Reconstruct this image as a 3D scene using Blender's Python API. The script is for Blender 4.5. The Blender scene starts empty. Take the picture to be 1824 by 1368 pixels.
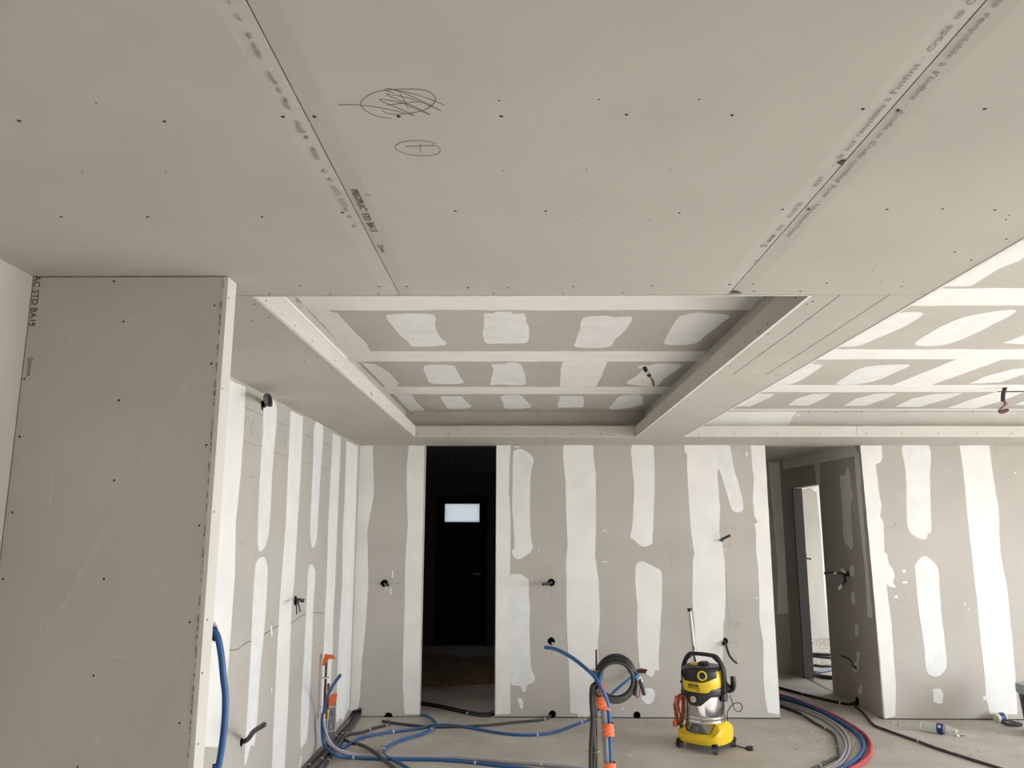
import bpy, bmesh, math, random
from mathutils import Vector, Matrix
from mathutils.noise import noise as pnoise
random.seed(7)
S = bpy.context.scene
COL = S.collection

# ------------------------------------------------------------------ camera
FPX, PITCH, YAW, ROLL, EYE = 1397.53, 0.18405, 0.0125, 0.00201, 1.67
cam_d = bpy.data.cameras.new('camera')
cam = bpy.data.objects.new('camera', cam_d)
COL.objects.link(cam)
CAMROT = Matrix.Rotation(YAW, 4, 'Z') @ Matrix.Rotation(math.pi / 2 + PITCH, 4, 'X') @ Matrix.Rotation(ROLL, 4, 'Z')
cam.matrix_world = Matrix.Translation((0, 0, EYE)) @ CAMROT
cam_d.sensor_width = 36
cam_d.lens = FPX / 1824 * 36
cam_d.clip_start = 0.05
S.camera = cam

# ------------------------------------------------------------------ light and exposure
S.view_settings.view_transform = 'Standard'
S.view_settings.look = 'None'
S.view_settings.gamma = 1
S.view_settings.use_curve_mapping = False
S.view_settings.exposure = 1.34
S.cycles.use_denoising = True
S.cycles.max_bounces = 14
S.cycles.diffuse_bounces = 9
S.cycles.glossy_bounces = 4
S.cycles.transmission_bounces = 6
S.cycles.sample_clamp_indirect = 8

world = bpy.data.worlds.new('sky')
S.world = world
world.use_nodes = True
world.node_tree.nodes['Background'].inputs[0].default_value = (0.90, 0.945, 1.0, 1)
world.node_tree.nodes['Background'].inputs[1].default_value = 6.3

sun_d = bpy.data.lights.new('sun', 'SUN')
sun_d.energy = 9.8
sun_d.angle = 0.02
sun_d.color = (0.965, 0.985, 1.0)
sun = bpy.data.objects.new('sun', sun_d)
COL.objects.link(sun)
sun.rotation_euler = Vector((-0.87, 0.0, -0.275)).to_track_quat('-Z', 'Y').to_euler()

XE = 7.0          # inside face of the glazed outer wall on the right
WINS = [(-2.2, -0.6), (0.9, 2.7), (3.1, 5.75), (9.4, 12.2)]   # openings along it, y0..y1
WZ0, WZ1 = 0.06, 2.30
for k, (a, b) in enumerate(WINS):       # portals guide the sky through the window openings; they give off no light
    ld = bpy.data.lights.new('sky_portal', 'AREA')
    ld.shape = 'RECTANGLE'; ld.size = b - a; ld.size_y = WZ1 - WZ0
    ld.cycles.is_portal = True
    lo = bpy.data.objects.new('sky_portal', ld)
    COL.objects.link(lo)
    lo.matrix_world = Matrix.Translation((XE + 0.31, (a + b) / 2, (WZ0 + WZ1) / 2)) @ Vector((-1, 0, 0)).to_track_quat('-Z', 'Z').to_matrix().to_4x4()


# ------------------------------------------------------------------ measured geometry (metres, floor z = 0)
CZ = EYE + 0.8058          # soffit height
TZ = CZ + 0.237            # raised ceiling height
YT0, YT1 = 2.637, 6.844    # tray opening
XL, XR, XB = -0.9325, 0.9994, 1.4158
D, XW = 7.535, -1.557
XN = -1.583                # the left wall sits a little further out in front of the stub wall
D1, D2, D3, D4 = -0.930, -0.2451, 2.3334, 3.2578
YP, XP1 = 2.417, -0.948
SB, LIP = 0.10, 0.095       # cove setback and lip height
SLAB = 2.90
YREAR = -4.0
TRX, TRY0 = 6.4, -2.6      # far right and near end of the right hand tray

def ray(px, py):
    return (CAMROT.to_3x3() @ Vector(((px - 912) / FPX, -(py - 684) / FPX, -1))).normalized()
def onp(px, py, axis, val):
    d = ray(px, py); o = Vector((0, 0, EYE))
    t = (val - o[axis]) / d[axis]
    return o + d * t
def onx(px, py, X): return onp(px, py, 0, X)
def ony(px, py, Y): return onp(px, py, 1, Y)
def onz(px, py, Z=0.0): return onp(px, py, 2, Z)
class CR:                     # a crop of the photograph: its pixels back to full frame pixels
    def __init__(s, x, y, k): s.x, s.y, s.k = x, y, k
    def __call__(s, *pts): return [(s.x + a / s.k, s.y + b / s.k) for a, b in pts]

# ------------------------------------------------------------------ materials
MATS = {}
def mat(name, col, rough=0.6, metal=0.0, var=0.0, scale=6.0, col2=None, bump=0.0, bscale=120.0, detail=4, **kw):
    if name in MATS: return MATS[name]
    m = bpy.data.materials.new(name); MATS[name] = m
    m.use_nodes = True
    nt = m.node_tree; b = nt.nodes['Principled BSDF']
    b.inputs['Base Color'].default_value = (*col, 1)
    b.inputs['Roughness'].default_value = rough
    b.inputs['Metallic'].default_value = metal
    for k, v in kw.items():
        b.inputs[k].default_value = v
    if var or col2 or bump:
        tc = nt.nodes.new('ShaderNodeTexCoord')
    if var or col2:
        n = nt.nodes.new('ShaderNodeTexNoise'); n.inputs['Scale'].default_value = scale; n.inputs['Detail'].default_value = detail
        nt.links.new(tc.outputs['Object'], n.inputs['Vector'])
        r = nt.nodes.new('ShaderNodeValToRGB')
        c2 = col2 or tuple(c * (1 - var) for c in col)
        c1 = col if col2 else tuple(min(1, c * (1 + var)) for c in col)
        r.color_ramp.elements[0].position = 0.32; r.color_ramp.elements[1].position = 0.68
        r.color_ramp.elements[0].color = (*c2, 1); r.color_ramp.elements[1].color = (*c1, 1)
        nt.links.new(n.outputs['Fac'], r.inputs['Fac'])
        nt.links.new(r.outputs['Color'], b.inputs['Base Color'])
    if bump:
        n2 = nt.nodes.new('ShaderNodeTexNoise'); n2.inputs['Scale'].default_value = bscale; n2.inputs['Detail'].default_value = 3
        nt.links.new(tc.outputs['Object'], n2.inputs['Vector'])
        bp = nt.nodes.new('ShaderNodeBump'); bp.inputs['Strength'].default_value = bump; bp.inputs['Distance'].default_value = 0.002
        nt.links.new(n2.outputs['Fac'], bp.inputs['Height'])
        nt.links.new(bp.outputs['Normal'], b.inputs['Normal'])
    return m

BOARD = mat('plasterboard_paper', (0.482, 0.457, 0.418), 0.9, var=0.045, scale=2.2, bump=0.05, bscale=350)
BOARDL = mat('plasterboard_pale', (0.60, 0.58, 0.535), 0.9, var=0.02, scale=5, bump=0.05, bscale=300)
GYPS = mat('gypsum_edge', (0.74, 0.72, 0.68), 0.95, var=0.08, scale=60)
COMP = mat('joint_compound', (0.825, 0.818, 0.80), 0.85, var=0.04, scale=4, bump=0.04, bscale=60)
COMP2 = mat('joint_compound_cool', (0.79, 0.797, 0.795), 0.85, var=0.045, scale=9, bump=0.05, bscale=60)
BLACKP = mat('black_plastic', (0.018, 0.018, 0.02), 0.42)
CABLE = mat('black_conduit', (0.022, 0.022, 0.024), 0.38, var=0.2, scale=30)
GREYC = mat('dark_grey_conduit', (0.055, 0.056, 0.06), 0.55, var=0.15, scale=30)
GREYT = mat('grey_tube', (0.40, 0.42, 0.46), 0.45, var=0.06, scale=20)
GREYM = mat('mid_grey_tube', (0.17, 0.17, 0.175), 0.55, var=0.06, scale=20)
BLUE = mat('blue_tube', (0.022, 0.115, 0.32), 0.42, var=0.10, scale=14)
RED = mat('red_tube', (0.43, 0.045, 0.06), 0.5, var=0.12, scale=18)
ORANGE = mat('orange_tape', (0.78, 0.15, 0.045), 0.45, var=0.10, scale=25, bump=0.4, bscale=45)
ORANGEC = mat('orange_cord', (0.62, 0.13, 0.045), 0.5)
BLUET = mat('blue_tape', (0.03, 0.15, 0.33), 0.5)
WHITET = mat('white_tape', (0.75, 0.75, 0.73), 0.5)
COPPER = mat('copper_pipe', (0.13, 0.055, 0.038), 0.4, 0.6, var=0.2, scale=20)
COPW = mat('copper_wire', (0.62, 0.27, 0.15), 0.35, 0.8)
BRASS = mat('brass', (0.55, 0.38, 0.12), 0.35, 0.9)
STEELG = mat('galvanised_steel', (0.30, 0.31, 0.33), 0.45, 0.7, var=0.1, scale=30)
DARK = mat('dark_gap', (0.05, 0.045, 0.04), 0.9)
SCREW = mat('screw_head', (0.025, 0.023, 0.022), 0.5, 0.4)
PENCIL = mat('pencil_line', (0.13, 0.12, 0.115), 0.7)
PENF = mat('faint_pencil_line', (0.29, 0.27, 0.25), 0.8)
INK = mat('printed_ink', (0.035, 0.034, 0.034), 0.7)
INKF = mat('faded_ink', (0.27, 0.255, 0.24), 0.8)
STAIN = mat('grey_smudge', (0.29, 0.27, 0.265), 0.8, var=0.25, scale=40)
SCUFF = mat('pale_scuff', (0.52, 0.485, 0.435), 0.9, var=0.05, scale=30)
YELLOW = mat('yellow_plastic', (0.80, 0.56, 0.018), 0.38, var=0.04, scale=12)
CHROME = mat('polished_steel', (0.62, 0.61, 0.60), 0.13, 1.0)
GREYK = mat('grey_plastic', (0.085, 0.09, 0.095), 0.45)
SOCKETM = mat('beige_socket', (0.62, 0.54, 0.42), 0.5)
GREEN = mat('green_wire', (0.02, 0.09, 0.05), 0.5)
YWIRE = mat('yellow_tie_wire', (0.40, 0.34, 0.05), 0.5)
TIE = mat('pale_cable_clip', (0.62, 0.61, 0.58), 0.5)
CONC = mat('rough_concrete', (0.42, 0.40, 0.37), 0.95, var=0.12, scale=5, bump=0.4)
ENTRYW = mat('shaded_entry_brown', (0.030, 0.022, 0.017), 0.95, var=0.2, scale=4)  # brown taken near black: the unlit entry's shade is in the colour
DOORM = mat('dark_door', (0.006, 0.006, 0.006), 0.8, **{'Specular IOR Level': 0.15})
WOOD = mat('brown_board', (0.27, 0.175, 0.09), 0.8, var=0.22, scale=5, bump=0.3, bscale=40)
DKBLUE = mat('dark_slate_plastic', (0.022, 0.03, 0.042), 0.5)
LIDG = mat('grey_lid', (0.33, 0.35, 0.37), 0.5)
LBLUE = mat('navy_label', (0.012, 0.035, 0.16), 0.4)
DEBRIS = mat('plaster_crumb', (0.62, 0.60, 0.56), 0.95, var=0.2, scale=50)
DEBRISD = mat('dark_scrap', (0.16, 0.135, 0.11), 0.9)
FRAMEM = mat('window_frame_grey', (0.12, 0.12, 0.125), 0.5)

def floor_mat():
    m = bpy.data.materials.new('screed'); m.use_nodes = True
    nt = m.node_tree; b = nt.nodes['Principled BSDF']; b.inputs['Roughness'].default_value = 0.92
    tc = nt.nodes.new('ShaderNodeTexCoord')
    def nz(sc, det, lo, hi, c0, c1):
        n = nt.nodes.new('ShaderNodeTexNoise'); n.inputs['Scale'].default_value = sc; n.inputs['Detail'].default_value = det
        nt.links.new(tc.outputs['Object'], n.inputs['Vector'])
        r = nt.nodes.new('ShaderNodeValToRGB'); r.color_ramp.elements[0].position = lo; r.color_ramp.elements[1].position = hi
        r.color_ramp.elements[0].color = c0; r.color_ramp.elements[1].color = c1
        nt.links.new(n.outputs['Fac'], r.inputs['Fac']); return r
    base = nz(2.3, 6, 0.3, 0.7, (0.42, 0.385, 0.34, 1), (0.54, 0.505, 0.46, 1))
    dust = nz(5.5, 7, 0.58, 0.78, (0, 0, 0, 1), (0.6, 0.6, 0.6, 1))
    spot = nz(38, 4, 0.66, 0.74, (0, 0, 0, 1), (0.5, 0.5, 0.5, 1))
    mx = nt.nodes.new('ShaderNodeMixRGB'); mx.inputs[2].default_value = (0.60, 0.57, 0.53, 1)
    nt.links.new(dust.outputs['Color'], mx.inputs[0]); nt.links.new(base.outputs['Color'], mx.inputs[1])
    mx2 = nt.nodes.new('ShaderNodeMixRGB'); mx2.inputs[2].default_value = (0.26, 0.22, 0.18, 1)
    nt.links.new(spot.outputs['Color'], mx2.inputs[0]); nt.links.new(mx.outputs['Color'], mx2.inputs[1])
    nt.links.new(mx2.outputs['Color'], b.inputs['Base Color'])
    n2 = nt.nodes.new('ShaderNodeTexNoise'); n2.inputs['Scale'].default_value = 45; n2.inputs['Detail'].default_value = 6
    nt.links.new(tc.outputs['Object'], n2.inputs['Vector'])
    bp = nt.nodes.new('ShaderNodeBump'); bp.inputs['Strength'].default_value = 0.25; bp.inputs['Distance'].default_value = 0.004
    nt.links.new(n2.outputs['Fac'], bp.inputs['Height']); nt.links.new(bp.outputs['Normal'], b.inputs['Normal'])
    return m
FLOOR = floor_mat()

def glassy(name, col, rough, trans=1.0, ior=1.45):
    m = mat(name, col, rough)
    b = m.node_tree.nodes['Principled BSDF']
    b.inputs['Transmission Weight'].default_value = trans; b.inputs['IOR'].default_value = ior
    return m
PET = glassy('clear_bottle_plastic', (0.86, 0.90, 0.88), 0.12, 0.75, 1.15)
FROST = bpy.data.materials.new('frosted_pane'); FROST.use_nodes = True
_nt = FROST.node_tree; _t = _nt.nodes.new('ShaderNodeBsdfTranslucent'); _t.inputs[0].default_value = (0.25, 0.262, 0.27, 1)
_nt.links.new(_t.outputs[0], _nt.nodes['Material Output'].inputs[0])

# ------------------------------------------------------------------ builders
def tag(o, label=None, cat=None, group=None, kind=None):
    if label: o['label'] = label
    if cat: o['category'] = cat
    if group: o['group'] = group
    if kind: o['kind'] = kind
    return o
def link(name, me, m=None, parent=None, smooth=False):
    o = bpy.data.objects.new(name, me); COL.objects.link(o)
    if m is not None and not me.materials: me.materials.append(m)
    if parent is not None: o.parent = parent
    if smooth: me.polygons.foreach_set('use_smooth', [True] * len(me.polygons))
    return o
def empty(name, loc, label, cat, group=None, rz=0.0):
    o = bpy.data.objects.new(name, None); COL.objects.link(o)
    o.location = loc; o.rotation_euler = (0, 0, rz); o.empty_display_size = 0.05
    return tag(o, label, cat, group)
def put(o, root):            # parent an object built in world coordinates under a root, keeping its place
    o.parent = root
    o.matrix_parent_inverse = (Matrix.Translation(root.location) @ root.rotation_euler.to_matrix().to_4x4()).inverted()
    return o
def mesh(verts, faces, name='m'):
    me = bpy.data.meshes.new(name); me.from_pydata([tuple(v) for v in verts], [], faces); me.update(); return me
def boxes(*bs, bevel=0.0):
    bm = bmesh.new()
    for (x0, x1, y0, y1, z0, z1) in bs:
        r = bmesh.ops.create_cube(bm, size=1)
        for v in r['verts']:
            v.co = Vector(((x0 + x1) / 2 + v.co.x * (x1 - x0), (y0 + y1) / 2 + v.co.y * (y1 - y0), (z0 + z1) / 2 + v.co.z * (z1 - z0)))
    if bevel:
        bmesh.ops.bevel(bm, geom=bm.edges[:], offset=bevel, segments=2, affect='EDGES', clamp_overlap=True)
    me = bpy.data.meshes.new('box'); bm.to_mesh(me); bm.free(); return me
def box(name, b, m, parent=None, bevel=0.0): return link(name, boxes(b, bevel=bevel), m, parent)

def spline(pts, n=8, closed=False):
    P = [Vector(p) for p in pts]; out = []; L = len(P)
    rng = range(L) if closed else range(L - 1)
    for i in rng:
        p1, p2 = P[i], P[(i + 1) % L]
        p0 = P[i - 1] if (closed or i > 0) else p1 * 2 - p2
        p3 = P[(i + 2) % L] if (closed or i + 2 < L) else p2 * 2 - p1
        for k in range(n):
            t = k / n
            out.append(0.5 * ((2 * p1) + (p2 - p0) * t + (2 * p0 - 5 * p1 + 4 * p2 - p3) * t * t + (3 * p1 - p0 - 3 * p2 + p3) * t ** 3))
    if not closed: out.append(P[-1].copy())
    return out
def sweep(path, prof, radf=None, caps=True, closed=False, up=None):
    # prof: list of 2D points; carried along the path with a twist-free frame
    P = path; n = len(P); m = len(prof); V = []; F = []
    T = []
    for i in range(n):
        a = P[i - 1] if (i > 0 or closed) else P[i]; b = P[(i + 1) % n] if (i < n - 1 or closed) else P[i]
        t = (b - a); T.append(t.normalized() if t.length > 1e-9 else Vector((0, 0, 1)))
    u = Vector(up) if up is not None else (Vector((0, 0, 1)) if abs(T[0].z) < 0.9 else Vector((1, 0, 0)))
    u = (u - T[0] * u.dot(T[0])).normalized()
    for i in range(n):
        u = (u - T[i] * u.dot(T[i]))
        u = u.normalized() if u.length > 1e-6 else T[i].orthogonal().normalized()
        w = T[i].cross(u); s = radf(i / max(1, n - 1)) if radf else 1.0
        for (a, b) in prof: V.append(P[i] + u * (b * s) + w * (a * s))
    for i in range(n if closed else n - 1):
        for k in range(m):
            a = i * m + k; b = i * m + (k + 1) % m; j = (i + 1) % n
            F.append((a, b, j * m + (k + 1) % m, j * m + k))
    if caps and not closed:
        F.append(tuple(range(m - 1, -1, -1))); F.append(tuple((n - 1) * m + k for k in range(m)))
    return mesh(V, F)
def circ(r, n=10, sx=1.0, sy=1.0): return [(r * sx * math.cos(2 * math.pi * k / n), r * sy * math.sin(2 * math.pi * k / n)) for k in range(n)]
def tube(name, pts, r, m, parent=None, n=8, seg=10, radf=None, closed=False):
    return link(name, sweep(spline(pts, n, closed), circ(r, seg), radf, True, closed), m, parent, True)
def rod(name, a, b, r, m, parent=None, seg=12, r2=None, bev=0.0):
    a, b = Vector(a), Vector(b)
    k = (r2 / r) if r2 else 1.0
    return link(name, sweep([a, a.lerp(b, 0.5), b], circ(r, seg), lambda t: 1 + (k - 1) * t), m, parent, False)
def lathe(name, prof, m, parent=None, seg=32, sq=2.0, loc=(0, 0, 0), mtx=None):
    # prof: (r, z) pairs; sq > 2 squares the plan
    V = []; F = []
    for (r, z) in prof:
        for k in range(seg):
            a = 2 * math.pi * k / seg; c, s = math.cos(a), math.sin(a)
            q = (abs(c) ** sq + abs(s) ** sq) ** (-1 / sq)
            V.append(Vector((r * q * c, r * q * s, z)))
    for i in range(len(prof) - 1):
        for k in range(seg):
            F.append((i * seg + k, i * seg + (k + 1) % seg, (i + 1) * seg + (k + 1) % seg, (i + 1) * seg + k))
    F.append(tuple(range(seg - 1, -1, -1))); F.append(tuple((len(prof) - 1) * seg + k for k in range(seg)))
    M = (mtx or Matrix.Identity(4)); L = Vector(loc)
    me = mesh([M @ v + L for v in V], F)
    o = link(name, me, m, parent, True)
    try: me.set_sharp_from_angle(angle=0.6)
    except Exception: pass
    return o

_layer = [0]
def patch(name, pts3, normal, m, parent, th=0.0012, jit=0.0025, sub=0.02):
    # a thin irregular plate with the traced outline, raised on the surface it lies on
    nrm = Vector(normal); _layer[0] += 1
    th = th + 0.00006 * (_layer[0] % 14)
    P = [Vector(p) for p in pts3]; out = []
    if name == 'compound_patch' and len(P) >= 7: P = spline(P, 4, True)
    for i in range(len(P)):
        a, b = P[i], P[(i + 1) % len(P)]; L = (b - a).length; k = max(1, min(40, int(L / sub)))
        e = (b - a).normalized() if L > 1e-9 else Vector((1, 0, 0)); side = nrm.cross(e)
        for j in range(k):
            p = a.lerp(b, j / k)
            if jit:
                p = p + side * (jit * (pnoise(p * 9 + Vector((_layer[0], 0, 0))) + 0.6 * pnoise(p * 31)))
            out.append(p)
    n = len(out)
    V = [p - nrm * 0.0004 for p in out] + [p + nrm * th for p in out]
    F = [tuple(range(n, 2 * n))] + [(i, (i + 1) % n, n + (i + 1) % n, n + i) for i in range(n)]
    me = mesh(V, F)
    bm = bmesh.new(); bm.from_mesh(me); bmesh.ops.recalc_face_normals(bm, faces=bm.faces[:])
    bmesh.ops.triangulate(bm, faces=[f for f in bm.faces if len(f.verts) > 4]); bm.to_mesh(me); bm.free()
    return link(name, me, m, parent)
def stroke(name, pts3, normal, w, m, parent, closed=False, n=6, raw=False):
    nrm = Vector(normal)
    P = [Vector(p) for p in pts3] if raw else spline(pts3, n, closed)
    P = [p + nrm * 0.0006 for p in P]
    return link(name, sweep(P, [(-w / 2, 0.0002), (w / 2, 0.0002), (w / 2, -0.0002), (-w / 2, -0.0002)], None, True, closed, up=nrm), m, parent)
_disc = {}
def screw(p, normal, parent, r=0.0042):
    key = round(r, 5)
    if key not in _disc:
        bm = bmesh.new(); bmesh.ops.create_cone(bm, cap_ends=True, segments=8, radius1=r, radius2=r * 0.8, depth=0.0012)
        me = bpy.data.meshes.new('screw'); bm.to_mesh(me); bm.free(); me.materials.append(SCREW); _disc[key] = me
    o = bpy.data.objects.new('screw', _disc[key]); COL.objects.link(o)
    o.parent = parent
    o.matrix_local = Matrix.Translation(Vector(p) + Vector(normal) * 0.0004) @ Vector(normal).to_track_quat('Z', 'Y').to_matrix().to_4x4() @ Matrix.Diagonal((random.uniform(.8, 1.1), random.uniform(.8, 1.1), 1, 1))
    return o
def text_mesh(s, size, extr=0.0002, align='LEFT', shear=0.0, spacing=1.0, bold=0.0):
    c = bpy.data.curves.new('txt', 'FONT'); c.body = s; c.size = size; c.extrude = extr; c.align_x = align
    c.resolution_u = 3; c.offset = bold; c.shear = shear; c.space_character = spacing
    o = bpy.data.objects.new('txt', c); COL.objects.link(o)
    dg = bpy.context.evaluated_depsgraph_get()
    me = bpy.data.meshes.new_from_object(o.evaluated_get(dg))
    bpy.data.objects.remove(o); bpy.data.curves.remove(c)
    me.materials.clear(); return me
def text_on(s, p, right, up, size, m, parent, width=None, name='board_print'):
    r, u = Vector(right).normalized(), Vector(up).normalized(); n = r.cross(u)
    me = text_mesh(s, size)
    if width:
        w = max(v.co.x for v in me.vertices)
        for v in me.vertices: v.co.x *= width / w
    M = Matrix.Translation(Vector(p) + n * 0.0005) @ Matrix((r, u, n)).transposed().to_4x4()
    me.transform(M)
    return link(name, me, m, parent)
def logo_on(p, right, up, s, m, parent):      # small flower-like mark made of petals
    r, u = Vector(right).normalized(), Vector(up).normalized(); n = r.cross(u)
    bm = bmesh.new()
    for k in range(7):
        a = 2 * math.pi * k / 7
        d = r * math.cos(a) + u * math.sin(a); w = n.cross(d)
        vs = [bm.verts.new(Vector(p) + n * 0.0006 + d * x * s + w * y * s) for x, y in ((.15, 0), (.32, .09), (.5, 0), (.32, -.09))]
        bm.faces.new(vs)
    me = bpy.data.meshes.new('logo'); bm.to_mesh(me); bm.free()
    return link('board_print', me, m, parent)
def cut(o, cutters):         # cylinders (a, b, r) or boxes removed from a mesh
    bm = bmesh.new()
    for c in cutters:
        if len(c) == 3:
            a, b, r = Vector(c[0]), Vector(c[1]), c[2]
            M = Matrix.Translation((a + b) / 2) @ (b - a).to_track_quat('Z', 'Y').to_matrix().to_4x4()
            bmesh.ops.create_cone(bm, cap_ends=True, segments=20, radius1=r, radius2=r, depth=(b - a).length, matrix=M)
        else:
            rr = bmesh.ops.create_cube(bm, size=1); x0, x1, y0, y1, z0, z1 = c
            for v in rr['verts']: v.co = Vector(((x0 + x1) / 2 + v.co.x * (x1 - x0), (y0 + y1) / 2 + v.co.y * (y1 - y0), (z0 + z1) / 2 + v.co.z * (z1 - z0)))
    me = bpy.data.meshes.new('cut'); bm.to_mesh(me); bm.free()
    co = bpy.data.objects.new('cut', me); COL.objects.link(co)
    md = o.modifiers.new('b', 'BOOLEAN'); md.object = co; md.operation = 'DIFFERENCE'; md.solver = 'EXACT'
    dg = bpy.context.evaluated_depsgraph_get()
    new = bpy.data.meshes.new_from_object(o.evaluated_get(dg))
    o.modifiers.remove(md); o.data = new
    bpy.data.objects.remove(co); bpy.data.meshes.remove(me)

def struct(name, bs, m, label, cat='wall', bevel=0.0):
    o = link(name, boxes(*bs, bevel=bevel), m)
    return tag(o, label, cat, kind='structure')

# ------------------------------------------------------------------ crops used for tracing
kA = CR(880, 780, 1824 / 510)      # back wall, middle
kB = CR(740, 1060, 1421 / 320)     # left doorway foot
kC = CR(1000, 1080, 4.56)          # vacuum cleaner and coil
kD = CR(380, 640, 3.42)            # left wall top
kE = CR(360, 1000, 1561 / 420)     # left wall foot
kF = CR(1520, 780, 1300 / 304)     # right wall
kG = CR(1340, 1060, 1824 / 484)    # right wall foot
kH = CR(1340, 780, 1112 / 260)     # corridor
kI = CR(430, 500, 4.56)            # tray left
kJ = CR(800, 500, 4.56)            # tray middle
kK = CR(1100, 500, 1642 / 360)     # tray right
kL = CR(1200, 400, 1824 / 624)     # right ceiling
kM = CR(0, 440, 1368 / 460)        # left panel top
kN = CR(0, 900, 1345 / 460)        # left panel foot
kO = CR(400, 0, 1824 / 460)        # scribble
kP = CR(560, 1150, 1004 / 160)     # corner pipes
kQ = CR(1360, 1180, 1746 / 240)    # right hoses
kR = CR(1030, 1120, 938 / 170)     # coil
kS = CR(460, 260, 1824 / 400)      # ceiling print

# ================================================================== THE SETTING
floor = struct('floor', [(XW - 1.6, XE + 0.3, YREAR - 0.2, 13.2, -0.12, 0)], FLOOR, 'dusty beige screed floor of the building site', 'floor')
ground = struct('ground_outside', [(XE + 0.3, XE + 30, -30, 40, -0.3, -0.15)], mat('pale_ground', (0.55, 0.52, 0.47), 0.95, var=0.1, scale=1.0), 'pale ground outside the windows', 'ground')
ground2 = struct('ground_outside_entry', [(-15, XE + 0.2, 13.3, 40, -0.3, -0.15)], MATS['pale_ground'], 'pale ground outside the front door', 'ground')
struct('wall_sun_block', [(14.0, 14.3, 7.9, 13.2, -0.15, 4.9)], mat('pale_render', (0.75, 0.73, 0.70), 0.9), 'added pale wall blocking the sun from the bright room window')  # unseen wall, added to keep direct sun out of the bright room
ceiling = struct('ceiling', [(XW - 1.7, XE + 0.3, YREAR - 0.2, 13.2, SLAB, SLAB + 0.2)], CONC, 'plasterboard ceiling with dropped soffit and two raised trays', 'ceiling')

wall_left = struct('wall_left', [(XW - 0.10, XN, YREAR, YP + 0.03, 0, SLAB), (XW - 0.10, XW, YP + 0.03, D + 0.1, 0, SLAB)], BOARD, 'long left wall of plasterboard with pale vertical jointing bands')
wall_rear = struct('wall_rear', [(XW - 0.1, XE + 0.3, YREAR - 0.2, YREAR, 0, SLAB)], COMP, 'pale rear wall behind the viewpoint')
zb = 0.010
wall_back = struct('wall_back', [(XW, D1, D, D + 0.10, zb, SLAB)], BOARD, 'short back wall left of the dark doorway')
wall_back_m = struct('wall_back_middle', [(D2, D3, D, D + 0.10, zb, SLAB)], BOARD, 'back wall between the two doorways, with filled joints')
wall_back_r = struct('wall_back_right', [(D4, XE, D, D + 0.10, zb, SLAB)], BOARD, 'bright back wall right of the right doorway')
struct('wall_back_head', [(D1, D2, D, D + 0.10, CZ, SLAB), (D3, D4, D, D + 0.10, CZ, SLAB)], BOARD, 'wall closing above the two full height doorways')
for w, a, b in ((wall_back, XW, D1), (wall_back_m, D2, D3), (wall_back_r, D4, XE)):
    box('floor_track', (a, b, D + 0.004, D + 0.09, 0, zb), STEELG if w is wall_back else DARK, w)

# glazed outer wall on the right, out of the picture: it lets the daylight in
segs = []; y = YREAR
for (a, b) in WINS:
    segs.append((XE, XE + 0.3, y, a, 0, SLAB)); segs += [(XE, XE + 0.3, a, b, 0, WZ0), (XE, XE + 0.3, a, b, WZ1, SLAB)]; y = b
segs.append((XE, XE + 0.3, y, 13.2, 0, SLAB))
wall_right = struct('wall_right', segs, COMP, 'outer wall on the right with tall window openings')
for k, (a, b) in enumerate(WINS):
    w = struct('window_%d' % (k + 1), [(XE + 0.14, XE + 0.2, a, a + 0.05, WZ0, WZ1), (XE + 0.14, XE + 0.2, b - 0.05, b, WZ0, WZ1), (XE + 0.14, XE + 0.2, a, b, WZ0, WZ0 + 0.05), (XE + 0.14, XE + 0.2, a, b, WZ1 - 0.05, WZ1), (XE + 0.14, XE + 0.2, (a + b) / 2 - 0.04, (a + b) / 2 + 0.04, WZ0, WZ1)], FRAMEM, 'grey sliding window frame number %s along the right outer wall' % ('one', 'two', 'three', 'four')[k], 'window')

# ---- stub partition at the left
wall_partition = struct('wall_partition', [(XN, XP1 - 0.016, YP + 0.014, YP + 0.060, 0, CZ)], GYPS, 'stub wall in the left foreground clad in bare plasterboard')
pb_front = box('plasterboard', (XN + 0.003, XP1 - 0.0135, YP, YP + 0.013, 0.004, CZ - 0.004), BOARD, wall_partition)
box('plasterboard', (XW, XP1 - 0.0135, YP + 0.061, YP + 0.074, 0.004, CZ - 0.002), BOARD, wall_partition)
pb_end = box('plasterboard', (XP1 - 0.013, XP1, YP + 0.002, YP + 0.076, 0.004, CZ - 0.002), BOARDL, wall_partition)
# the torn paper edge of the front board: small gypsum crumbs along the cut
bm = bmesh.new(); z = 0.9
while z < CZ - 0.01:
    w = random.uniform(0.002, 0.006); hgt = random.uniform(0.006, 0.03)
    r = bmesh.ops.create_cube(bm, size=1)
    for v in r['verts']: v.co = Vector((XP1 - 0.0138 - w / 2 + v.co.x * w, YP - 0.0008 + v.co.y * 0.002, z + v.co.z * hgt * (1 if v.co.x > 0 else 0.5)))
    z += hgt * random.uniform(0.7, 2.2)
me = bpy.data.meshes.new('tear'); bm.to_mesh(me); bm.free()
tag(link('torn_edge', me, mat('torn_paper', (0.24, 0.21, 0.185), 0.95), wall_partition), kind='stuff')

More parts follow.
